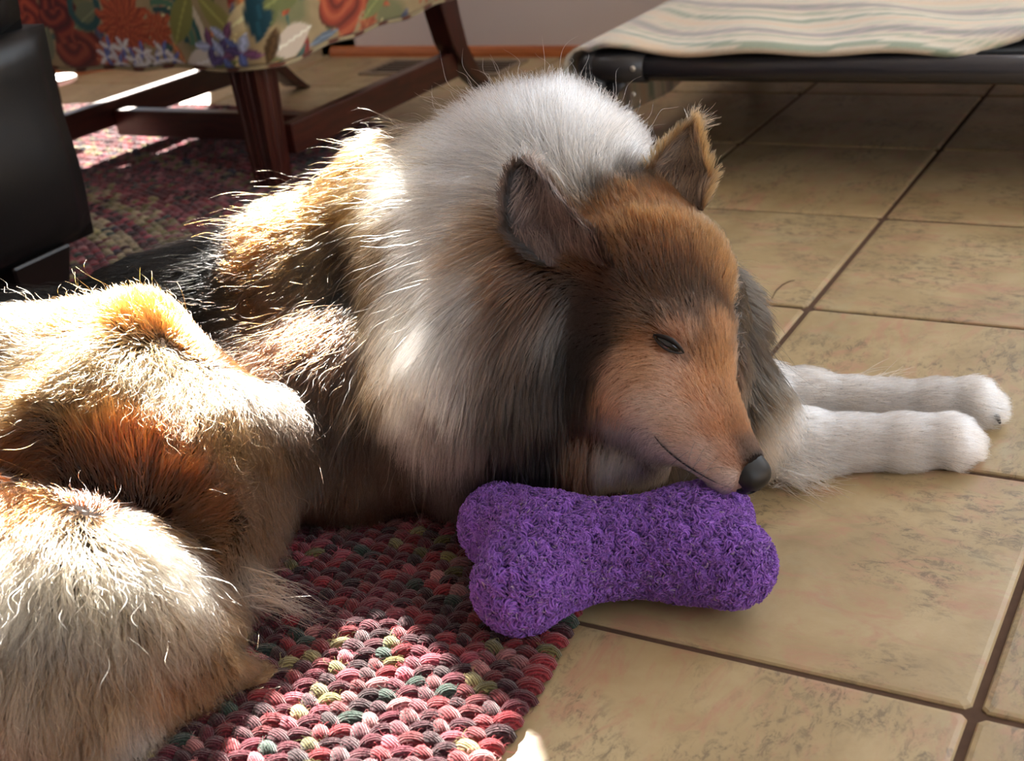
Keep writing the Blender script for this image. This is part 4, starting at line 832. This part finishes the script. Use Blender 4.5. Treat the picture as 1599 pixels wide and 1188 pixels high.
(-0.2325,0.9954,0.0305,0.8787,0.4347,-0.1972,0.0175,0.37,0,0.711,0.6402,0.5736,0.8689,0.8073,0.7484,0.03),
(-0.2089,1.0064,0.0286,0.7951,0.4704,-0.3828,0.015,0.37,0,0.711,0.6402,0.5736,0.8689,0.8073,0.7484,0.02),
(-0.3251,1.0504,0.033,0.9139,0.4013,-0.0607,0.0175,0.32,0,0.6064,0.5265,0.4531,0.7874,0.7106,0.6383,0.03),
(-0.2616,1.0696,0.0263,0.9717,0.2355,0.0187,0.0175,0.32,0,0.6402,0.5736,0.5113,0.8276,0.7484,0.6921,0.035),
(-0.21,1.0847,0.0294,0.9189,0.3126,-0.2407,0.0163,0.37,0,0.675,0.6231,0.5577,0.8481,0.7874,0.7293,0.025),
(-0.3255,0.9437,0.0209,0.4645,0.4379,-0.7697,0.0375,0.32,0.1,0.542,0.4392,0.3489,0.7484,0.6559,0.5542,0.02),
(-0.3455,0.9231,0.0438,0.1529,0.2982,-0.9422,0.03,0.2,0.1,0.1434,0.0955,0.0591,0.2561,0.1937,0.1328,0.02),
(-0.3682,0.9471,0.1168,0.5159,-0.1888,-0.8355,0.045,0.5,0.05,0.0037,0.0026,0.0017,0.0151,0.0109,0.0073,0.045),
(-0.3774,0.9594,0.1406,0.2277,0.2088,-0.9511,0.042,0.55,0.05,0.0043,0.003,0.002,0.0209,0.0143,0.0089,0.035),
(-0.3573,0.9305,0.0977,0.5194,-0.1938,-0.8323,0.045,0.42,0.05,0.0078,0.0054,0.0033,0.0278,0.0196,0.0122,0.04),
(-0.3433,0.9346,0.0682,0.3391,0.253,-0.9061,0.042,0.4,0.05,0.0685,0.0444,0.0239,0.1494,0.109,0.0683,0.025)])
bp=BR[:,0:3];bd=BR[:,3:6];bl=BR[:,6];blift=BR[:,7];bcurl=BR[:,8];bc=BR[:,9:12];bt=BR[:,12:15];bs=BR[:,15]
def coat(P,chunk=20000):
    out=[]
    for i in range(0,len(P),chunk):
        d2=((P[i:i+chunk,None]-bp[None])**2).sum(-1); w=np.exp(-d2/(2*(.55*bs)**2))+1e-7/(d2+1e-4); w=w**1.6; w/=w.sum(1)[:,None]
        out.append(w@BR[:,3:15])
    o=np.concatenate(out); return o[:,0:3],o[:,3],o[:,4],o[:,5],o[:,6:9],o[:,9:12]
def skin_material():
    t=NT('undercoat'); a=t.n.new('ShaderNodeAttribute'); a.attribute_name='coat'; f=t.noise(t.coord(),500,4,.7)
    t.link(t.mix(f,t.mix(1.0,a.outputs['Color'],(.45,.42,.4),'MULTIPLY'),a.outputs['Color']),t.b.inputs['Base Color']); t.b.inputs['Roughness'].default_value=.95; t.b.inputs['Specular IOR Level'].default_value=.1; t.bump(f,.5,.003); return t.m
dog,dv=mesh_from('dog',dv,df,skin_material(),None,2)
tag(dog,'sable and white rough collie lying on the rug with its chin on a purple toy','dog')
_,l0,_,_,c0,c1=coat(dv); set_vcol(dog.data,'coat',(c0*.6+c1*.4)*np.interp(l0,(.012,.03),(1,.4))[:,None])  # darker under long fur: shade between the hairs painted into the undercoat
def hair_material(name):
    t=NT(name); h=t.n.new('ShaderNodeBsdfHairPrincipled'); h.parametrization='COLOR'; a=t.n.new('ShaderNodeAttribute'); a.attribute_name='root_colour'; b=t.n.new('ShaderNodeAttribute'); b.attribute_name='tip_colour'
    hi=t.n.new('ShaderNodeHairInfo'); f=t.ramp(hi.outputs['Intercept'],[(.25,(0,0,0)),(.8,(1,1,1))]); t.link(t.mix(f,a.outputs['Color'],b.outputs['Color']),h.inputs['Color'])
    h.inputs['Roughness'].default_value=.2; h.inputs['Radial Roughness'].default_value=.4; h.inputs['Random Roughness'].default_value=.35; h.inputs['Coat'].default_value=.15 if 'Coat' in h.inputs else 0
    t.link(h.outputs[0],t.out.inputs['Surface']); return t.m
M_hair=hair_material('collie_hair')
def grow(P,n,flow,L,lift,curl,K,clump_cell,clump_amt,seed,frizz=1.0,grav=.25):
    r=np.random.default_rng(seed); N=len(P)
    tg=flow-n*(flow*n).sum(1)[:,None]; tg/=np.maximum(np.linalg.norm(tg,axis=1),1e-6)[:,None]
    bi=np.cross(n,tg); ang=r.normal(0,.16+.25*curl,N); tg=tg*np.cos(ang)[:,None]+bi*np.sin(ang)[:,None]; bi=np.cross(n,tg)
    lf=np.clip(lift+.16*np.clip(1-L/.02,0,1)+r.normal(0,.10,N),.05,1.2)
    d0=n*np.sin(lf*1.35)[:,None]+tg*np.cos(lf*1.35)[:,None]
    d1=tg*1.0+n*(np.sin(lf)*.35)[:,None]+np.array((0,0,-1))*(grav*np.clip((L-.012)/.03,0,1))[:,None]; d1/=np.linalg.norm(d1,axis=1)[:,None]
    s=np.linspace(0,1,K); L=L*np.clip(r.normal(1,.16,N),.5,1.5)
    ph=r.uniform(0,6.28,(N,2)); fr=r.uniform(5,10,N)*(1+.7*np.minimum(curl,1)); am=(.05*frizz+.12*curl)*L*r.uniform(.3,1.3,N)
    pts=np.empty((N,K,3))
    for k in range(K):
        u=s[k]; pts[:,k]=P-n*np.minimum(.002,.06*L)[:,None]+(d0*(u-.5*u*u)[...,None]+d1*(.5*u*u+.12*u)[...,None])*L[:,None]
        pts[:,k]+=bi*((np.sin(ph[:,0]+fr*u)-np.sin(ph[:,0]))*am*u)[:,None]+n*((np.sin(ph[:,1]+fr*.8*u)-np.sin(ph[:,1]))*am*.6*u)[:,None]
    for cell,amt in ((clump_cell,clump_amt),(clump_cell*.45,clump_amt*.8)):
        key=np.floor((P+r.normal(0,cell*.22,P.shape))/cell).astype(np.int64); _,inv=np.unique(key,axis=0,return_inverse=True); inv=inv.ravel(); G=inv.max()+1; ct=np.bincount(inv,minlength=G)[:,None]
        j=r.normal(0,.09,(G,3))*(np.bincount(inv,L,G)[:,None]/ct)
        for k in range(1,K):
            mean=np.stack([np.bincount(inv,pts[:,k,q],G) for q in range(3)],1)/ct+j*s[k]
            pts[:,k]+=(mean[inv]-pts[:,k])*(amt*s[k]**1.1*np.clip(L/.03,.15,1))[:,None]
    gz=np.where((pts[:,:,0]-RUG_C[0])**2+(pts[:,:,1]-RUG_C[1])**2<RUG_R**2,.0145,.0015); pts[:,:,2]=np.maximum(pts[:,:,2],gz+np.random.default_rng(5).uniform(0,.004,(N,1)))
    return pts
def jitter_col(c,t,N,seed):
    r=np.random.default_rng(seed); g=np.exp(r.normal(0,.22,N))[:,None]; return np.clip(c*g,0,.93),np.clip(t*g*np.exp(r.normal(0,.12,N))[:,None],0,.95)
BARE=[((-0.3106, 0.8003, 0.0917), 0.0165), ((-0.3681, 0.8022, 0.1889), 0.006), ((-0.3605, 0.9026, 0.1763), 0.006)]
def fur():
    def dens(P):
        _,L,_,_,_,_=coat(P); return np.clip(.03/np.maximum(L,.003),.75,6.0)*np.where(P[:,2]<dog_ground(P)+.003,.05,1)
    N=400000; P=sample_surface(dv,df,N,dens)
    bare=np.zeros(N,bool)
    for q,rr in BARE: bare|=((P-np.array(q))**2).sum(1)<rr*rr
    P=P[~bare]; N=len(P); n=grad(dog_sdf,P); fl,L,lift,curl,_,_=coat(P)
    tg=fl-n*(fl*n).sum(1)[:,None]; tg/=np.maximum(np.linalg.norm(tg,axis=1),1e-6)[:,None]
    _,_,_,_,c,t=coat(P+tg*(L*.6)[:,None]+n*(L*.12)[:,None])
    pts=grow(P,n,fl,L,lift,curl,9,.015,.5,3); c,t=jitter_col(c,t,N,4)
    wd=np.clip(L/.03,.45,1.0)*.00027; rad=(wd[:,None]*np.array([1,1,1,.97,.9,.8,.66,.45,.18]))*np.random.default_rng(8).uniform(.7,1.3,(N,1))
    o=make_curves('coat',pts,rad,M_hair,dog,{'root_colour':c,'tip_colour':t}); tag(o,'long sable, white and black coat',kind='stuff')
    # stray guard hairs
    r=np.random.default_rng(21); m=r.random(N)<.012; q=m&(L>.03); Q=P[q]; p2=grow(Q,n[q],fl[q],L[q]*1.25,lift[q]+.25,curl[q]*.6+.1,8,.02,.1,31,1.2,.1)
    o=make_curves('guard_hair',p2,np.broadcast_to(np.array([1,1,1,.9,.8,.7,.5,.2])*.00014,(len(Q),8)),M_hair,dog,{'root_colour':c[q],'tip_colour':np.clip(t[q]*1.25,0,.95)}); tag(o,'stray guard hairs',kind='stuff')
fur()
# ------------------------------------------------------------------ face: ears, eye, nose, mouth, whiskers, claws
FD={'eye2': [(-0.3685, 0.9184, 0.1791, 0.797, 0.542, -0.266), (-0.3605, 0.9026, 0.1763, 0.864, 0.438, -0.247), (-0.3521, 0.8847, 0.1721, 0.875, 0.47, -0.115)], 'mouth2': [(-0.3475, 0.8251, 0.0975, -0.113, 0.538, -0.835), (-0.3345, 0.8211, 0.0924, -0.165, 0.637, -0.753), (-0.3224, 0.8195, 0.0883, -0.102, 0.775, -0.624), (-0.3146, 0.819, 0.0863, 0.062, 0.843, -0.534)], 'eye': [(-0.3774, 0.8014, 0.1937, 0.274, -0.741, 0.613), (-0.3681, 0.8022, 0.1889, 0.444, -0.744, 0.499), (-0.3583, 0.8039, 0.1822, 0.544, -0.649, 0.532)], 'mouth': [(-0.3731, 0.778, 0.1257, -0.058, -0.986, -0.159), (-0.3688, 0.7786, 0.1191, -0.091, -0.977, -0.194), (-0.3618, 0.78, 0.1115, -0.107, -0.94, -0.323), (-0.3508, 0.7814, 0.103, -0.255, -0.87, -0.422), (-0.3376, 0.7799, 0.0976, -0.205, -0.936, -0.285), (-0.3255, 0.7788, 0.0934, -0.01, -0.989, -0.148), (-0.3175, 0.7807, 0.0911, 0.349, -0.901, -0.258)], 'lid': [(-0.3805, 0.8019, 0.1957, 0.247, -0.73, 0.638), (-0.3731, 0.8029, 0.1935, 0.31, -0.753, 0.581), (-0.3659, 0.8043, 0.1902, 0.476, -0.736, 0.482), (-0.3597, 0.8054, 0.1854, 0.541, -0.649, 0.534), (-0.3556, 0.8042, 0.1798, 0.579, -0.628, 0.519)], 'whisk': [(-0.3426, 0.7802, 0.1241, 0.269, -0.935, 0.231), (-0.3359, 0.7812, 0.1194, 0.326, -0.906, 0.269), (-0.3321, 0.7845, 0.1236, 0.46, -0.809, 0.366), (-0.3379, 0.779, 0.1123, 0.151, -0.982, 0.112), (-0.3269, 0.7824, 0.1124, 0.377, -0.859, 0.346), (-0.3472, 0.7781, 0.1165, 0.06, -0.998, 0.013), (-0.3221, 0.7816, 0.1057, 0.297, -0.879, 0.373), (-0.3309, 0.7792, 0.1055, 0.134, -0.983, 0.125)], 'wisps': [[[-0.626, 0.596, 0.0474], [-0.5763, 0.6193, 0.017], 90, (0.62, 0.52, 0.44)], [[-0.6336, 0.6012, 0.0537], [-0.6013, 0.6228, 0.03], 60, (0.55, 0.42, 0.32)], [[-0.3473, 0.9342, 0.0241], [-0.2898, 0.9335, 0.004], 110, (0.8, 0.74, 0.68)], [[-0.3391, 0.9423, 0.0175], [-0.2816, 0.9697, 0.004], 70, (0.84, 0.79, 0.74)], [[-0.3209, 1.0754, 0.0255], [-0.2907, 1.1667, 0.004], 45, (0.8, 0.75, 0.7)]], 'nose': [-0.3106, 0.8003, 0.0917], 'strand': [[-0.4799, 1.3295, 0.0], [-0.4832, 1.3542, 0.0], [-0.4818, 1.3726, 0.0], [-0.4779, 1.3836, 0.0], [-0.4728, 1.3889, 0.0]], 'axis': [0.0693, -0.0327, -0.0701], 'claws': [[[-0.1933, 1.0908, 0.0143], [-0.1876, 1.0904, 0.0071]], [[-0.1944, 1.1033, 0.0195], [-0.1877, 1.1038, 0.0126]]]}
M_nose=plain('wet_nose',(.04,.037,.038),.5,.45,noise=(600,.4)); M_dark=plain('dark_lip_skin',(.09,.065,.06),.55,.4); M_eye=plain('dark_eye',(.035,.022,.016),.06,.8)
ntip=np.array(FD['nose']); nax=np.array(FD['axis']); nax/=np.linalg.norm(nax); nside=np.cross(nax,(0,0,1)); nside/=np.linalg.norm(nside); nup=np.cross(nside,nax)
def nose_sdf(P):
    q=P-ntip; x=q@nside; y=q@nax; z=q@nup
    d=((np.abs(x/.0155)**2.5+np.abs((y+.001)/.0145)**2.5+np.abs((z-.001)/.0140)**2.5)**.4-1)*.0138
    for s in (-1,1):
        a=np.stack([x-s*.0062,y-.0115,z+.0005],1); b=np.stack([x-s*.0105,y-.006,z+.0035],1)
        t=np.clip(((a*np.array((s*.0043,-.0055,-.004))).sum(1))/(.0043**2+.0055**2+.004**2)*-1,0,1)
        dd=np.minimum(np.linalg.norm(a,axis=1)-.0030,np.linalg.norm(b,axis=1)-.0022); e=np.stack([(x-s*.0148)/1.0,(y-.0035)/1.7,(z-.001)/.8],1); dd=np.minimum(dd,np.linalg.norm(e,axis=1)-.0034); d=np.maximum(d,-dd)
    g=np.sqrt(x**2+(z+.004)**2)-.0; groove=np.maximum(np.abs(x)-.0006,z-.002); d=np.maximum(d,-np.where(y>.004,groove,1))
    return d
nv_,nf_=surface_nets(nose_sdf,ntip-.022,ntip+.022,.0009); o,_=mesh_from('nose',nv_,nf_,M_nose,dog,1); o['label']='black leathery nose'
def ribbon(name,pts,rad,mat,lift=.0,n=8):
    bm=bmesh.new(); tube(bm,[tuple(np.array(p[:3])+np.array(p[3:6])*lift) for p in pts],rad,n); return bm_ob(name,bm,mat,dog,True)
def smooth_line(pts,m=24):
    A=np.array(pts); s=np.linspace(0,len(A)-1,m); i=np.minimum(s.astype(int),len(A)-2); f=(s-i)[:,None]
    L=A[i]*(1-f)+A[i+1]*f
    for _ in range(4): L[1:-1]=(L[:-2]+2*L[1:-1]+L[2:])/4
    return L
L_=smooth_line(FD['mouth']); o=ribbon('mouth',L_,[.0001+.0006*math.sin(math.pi*min(1,k/len(L_)+.12)) for k in range(len(L_))],M_dark,.0005)
# eye: dark almond between half closed lids
def make_eye(rows):
    e0,e1,e2=[np.array(q) for q in rows]; ec=e1[:3]; en=e1[3:6]; ex=e2[:3]-e0[:3]; el=np.linalg.norm(ex); ex/=el; ey=np.cross(en,ex); ey/=np.linalg.norm(ey); en=np.cross(ex,ey)
    if en@e1[3:6]<0: en=-en
    if ey[2]<0: ey=-ey
    bm=bmesh.new(); bmesh.ops.create_uvsphere(bm,u_segments=20,v_segments=12,radius=1)
    for v in bm.verts: v.co=Vector(ec+ex*v.co.x*el*.46+ey*v.co.y*.0050*(1-.35*abs(v.co.x))+en*(v.co.z*.0046-.0012))
    bm_ob('eye',bm,M_eye,dog,True)
    for sgn,nm,rad in ((1,'eyelid',.0017),(-1,'eyelid',.0009)):
        pts=[]
        for k in range(13):
            a=-1.08+2.16*k/12; pts.append((*(ec+ex*a*el*.52+ey*sgn*.0054*(1-a*a*.8)*(.55 if sgn>0 else .9)+en*(.0042-.0038*a*a)),0,0,0))
        o=ribbon(nm,pts,[rad*(.35+.65*math.sin(math.pi*(k+.5)/13)) for k in range(13)],M_dark)
make_eye(FD['eye']); make_eye(FD['eye2'])
L_=smooth_line(FD['mouth2']); ribbon('mouth',L_,.0005,M_dark,.0005)
for a,b in FD['claws']:
    bm=bmesh.new(); a=np.array(a);b=np.array(b); m=(a+b)/2+np.array((0,0,.002)); a[2]=max(a[2],.008);m[2]=max(m[2],.007); b[2]=max(.0028,b[2]); tube(bm,[tuple(a),tuple(m),tuple(b)],[.0034,.0028,.0010],8); bm_ob('claw',bm,plain('claw_horn',(.13,.10,.09),.4) if 'claw_horn' not in bpy.data.materials else bpy.data.materials['claw_horn'],dog,True)
# whiskers
wp=[];rw=np.random.default_rng(3)
for q in FD['whisk']:
    p=np.array(q[:3]);n=np.array(q[3:6])
    for _ in range(1):
        d=n*.7+np.array((-.45,-.35,-.25))+rw.normal(0,.25,3); d/=np.linalg.norm(d); Lw=rw.uniform(.02,.045); s=np.linspace(0,1,8)[:,None]; wp.append(p+d*s*Lw+np.array((0,0,-1))*s*s*Lw*.35)
wp=np.array(wp); make_curves('whiskers',wp,np.broadcast_to(np.array([1,.95,.9,.8,.7,.6,.4,.2])*.00016,wp.shape[:2]),M_hair,dog,{'root_colour':np.full((len(wp),3),.03),'tip_colour':np.full((len(wp),3),.06)})
# long wisps of feathering that lie out on the rug
for a,b,n_w,cw in FD['wisps']:
    a=np.array(a);b=np.array(b); u=np.linspace(0,1,8)[None,:,None]; r0=a+rw.normal(0,.008,(n_w,3)); r1=a+(b-a)*rw.uniform(.45,1.05,(n_w,1))+rw.normal(0,.008,(n_w,3)); mid=(r0+r1)/2+np.array((0,0,.006))+rw.normal(0,.004,(n_w,3))
    pts=(1-u)**2*r0[:,None]+2*u*(1-u)*mid[:,None]+u*u*r1[:,None]; pts[:,:,2]=np.maximum(pts[:,:,2],np.where((pts[:,:,0]-RUG_C[0])**2+(pts[:,:,1]-RUG_C[1])**2<RUG_R**2,.0155,.0015))
    cc=np.array(lin(cw))*rw.uniform(.6,1.3,(n_w,1)); h=make_curves('feathering',pts,np.broadcast_to(np.array([1,1,1,.9,.8,.7,.5,.2])*.00026,pts.shape[:2]),M_hair,dog,{'root_colour':cc*.6,'tip_colour':np.clip(cc*1.2,0,.9)}); tag(h,kind='stuff')
# ears: cupped leaves with fur outside and long pale hair inside
def make_ear(E,ci):
    Bp,Tp,Lp,Rp=[np.array(E[k]) for k in ('base','tip','l','r')]; camp=np.array((0,0,H)); near=E['side']=='near'
    mid=(Lp+Rp)/2; half=(Rp-Lp)/2; sm=.45; off=(mid-(Bp+(Tp-Bp)*sm)); away=mid-camp; away/=np.linalg.norm(away); hw=np.linalg.norm(half)
    ns,nt=22,17
    def surf(s,t,lay):
        c=Bp+(Tp-Bp)*s+off*(4*s*(1-s)) ; w=np.clip((1-s)/.66,0,1)**(.55 if near else .75); w=np.where(s<.34,.78+.22*(s/.34),w)
        N=away*(.62*hw*(1-t*t)*w) - away*(.25*hw*s*s)
        return c+half*(t*w)+N+away*(.0045*lay*(1-.6*abs(t)))
    V=[];col=[]
    for lay in (0,1):
        for i in range(ns):
            for j in range(nt): s=i/(ns-1)*.995;t=-1+2*j/(nt-1); V.append(surf(s,t,lay)); col.append(ci[0] if lay==0 else ci[2])
    n=ns*nt; Fc=[]
    for i in range(ns-1):
        for j in range(nt-1):
            a=i*nt+j; Fc.append((a,a+1,a+nt+1,a+nt)); Fc.append((n+a+nt,n+a+nt+1,n+a+1,n+a))
    bd=[j for j in range(nt)]+[i*nt+nt-1 for i in range(1,ns)]+[(ns-1)*nt+j for j in range(nt-2,-1,-1)]+[i*nt for i in range(ns-2,0,-1)]
    for k in range(len(bd)): a,b=bd[k],bd[(k+1)%len(bd)]; Fc.append((b,a,n+a,n+b))
    o=mesh_ob('ear',V,Fc,bpy.data.materials['undercoat'],dog,True); set_vcol(o.data,'coat',np.array(col))
    r=np.random.default_rng(40+near); 
    def hairs(N,lay,Lr,lift,cr,ct,edge=False,flowmix=(1,0,0)):
        s=r.uniform(.0,.97,N);t=r.uniform(-1,1,N)
        if edge: t=np.sign(t)*(1-.16*r.random(N)**2)
        P=np.array([surf(a,b,lay) for a,b in zip(s,t)]); P2=np.array([surf(min(a+.02,1),b,lay) for a,b in zip(s,t)]); P3=np.array([surf(a,b+.04,lay) for a,b in zip(s,t)])
        fs=P2-P;fs/=np.linalg.norm(fs,axis=1)[:,None]; ft=P3-P;ft/=np.linalg.norm(ft,axis=1)[:,None]; nn=np.cross(fs,ft); nn/=np.linalg.norm(nn,axis=1)[:,None]
        sg=np.sign((nn*away).sum(1))[:,None]*(1 if lay else -1); nn*=sg
        fl=fs*flowmix[0]+ft*np.sign(t)[:,None]*(flowmix[1])+ft*flowmix[2]
        L=r.uniform(.7,1.3,N)*Lr; pts=growear(P,nn,fl,L,np.full(N,lift),r)
        return pts,np.array([cr(a,b) for a,b in zip(s,t)]),np.array([ct(a,b) for a,b in zip(s,t)])
    def growear(P,n,fl,L,lift,r):
        N=len(P); tg=fl-n*(fl*n).sum(1)[:,None]; tg/=np.linalg.norm(tg,axis=1)[:,None]; bi=np.cross(n,tg); a=r.normal(0,.22,N); tg=tg*np.cos(a)[:,None]+bi*np.sin(a)[:,None]
        u=np.linspace(0,1,7); pts=np.empty((N,7,3)); ph=r.uniform(0,6.28,N); lf=np.clip(lift+r.normal(0,.1,N),.03,1)
        for k in range(7):
            q=u[k]; d=n*np.sin(lf*(1-.6*q))[:,None]+tg*np.cos(lf*(1-.6*q))[:,None]; pts[:,k]=P+d*(L*q)[:,None]+bi*(np.sin(ph+q*5)*.05*L*q)[:,None]+np.array((0,0,-1))*(L*q*q*.15)[:,None]
        key=np.floor(P/.008).astype(np.int64); _,inv=np.unique(key,axis=0,return_inverse=True); inv=inv.ravel(); G=inv.max()+1; ct=np.bincount(inv,minlength=G)[:,None]
        for k in range(1,7):
            m=np.stack([np.bincount(inv,pts[:,k,q],G) for q in range(3)],1)/ct; pts[:,k]+=(m[inv]-pts[:,k])*.4*u[k]
        return pts
    allp=[];cr=[];ct=[]
    I,IT,O,OT,Ed,EdT=[np.array(lin(x)) for x in E['cols']]
    dk=np.array(lin((.07,.06,.055)))
    def inner(a,b): 
        w=np.clip((abs(b)-.45)*2.2,0,1) if near else np.clip((-.55+a*-.2+b)*2,0,1)
        if near and a>.62: w=max(w,min(1,(a-.62)*5))
        return I*(1-w)+dk*w
    for args in ((3600,0,.011,.22,inner,lambda a,b:inner(a,b)*1.3,False,(1,.2,0)),(3600,1,.014,.25,lambda a,b:O,lambda a,b:OT,False,(1,.3,0)),(900,0,.017 if near else .020,.30,lambda a,b:Ed,lambda a,b:EdT,True,(.8,.6,0)),(500,0,.028,.42,lambda a,b:I*1.1,lambda a,b:IT,False,(.8,0,.5 if near else .2))):
        p,a,b=hairs(*args); allp.append(p);cr.append(a);ct.append(b)
    p=np.concatenate(allp);a=np.concatenate(cr);b=np.concatenate(ct); g=np.exp(r.normal(0,.2,len(p)))[:,None]
    h=make_curves('ear_hair',p,np.broadcast_to(np.array([1,1,1,.9,.75,.5,.2])*.00027,p.shape[:2]),M_hair,o,{'root_colour':np.clip(a*g,0,.95),'tip_colour':np.clip(b*g,0,.95)}); tag(h,kind='stuff')
    return o
EARS=[{'base': [-0.4418, 0.8155, 0.2364], 'tip': [-0.5031, 0.8572, 0.2995], 'l': [-0.503, 0.8134, 0.2671], 'r': [-0.4329, 0.8247, 0.2667], 'side': 'near'}, {'base': [-0.4075, 0.922, 0.2489], 'tip': [-0.4164, 0.9825, 0.298], 'l': [-0.4419, 0.9471, 0.2746], 'r': [-0.3892, 0.9518, 0.2702], 'side': 'far'}]
EARS[0]['cols']=((.34,.27,.25),(.56,.48,.44),(.07,.06,.055),(.10,.08,.07),(.07,.055,.05),(.14,.10,.08))
EARS[1]['cols']=((.32,.25,.20),(.56,.45,.35),(.12,.09,.08),(.2,.15,.12),(.28,.20,.13),(.56,.43,.28))
for E in EARS: 
    o=make_ear(E,[lin((.42,.33,.31)),0,lin((.1,.08,.07))]); o['label']='dark furry ear lying back near the camera' if E['side']=='near' else 'brown pricked ear with blond fringe'
# ------------------------------------------------------------------ a loose hair strand on the tiles
bm=bmesh.new(); tube(bm,[(p[0],p[1],.0012) for p in FD['strand']],[.0004,.0007,.0008,.0007,.0003],6); o=bm_ob('hair_strand',bm,plain('strand_brown',(.36,.27,.17),.7),None,True); tag(o,'thin curved brown hair strand lying on the tiles behind the dog','hair strand')
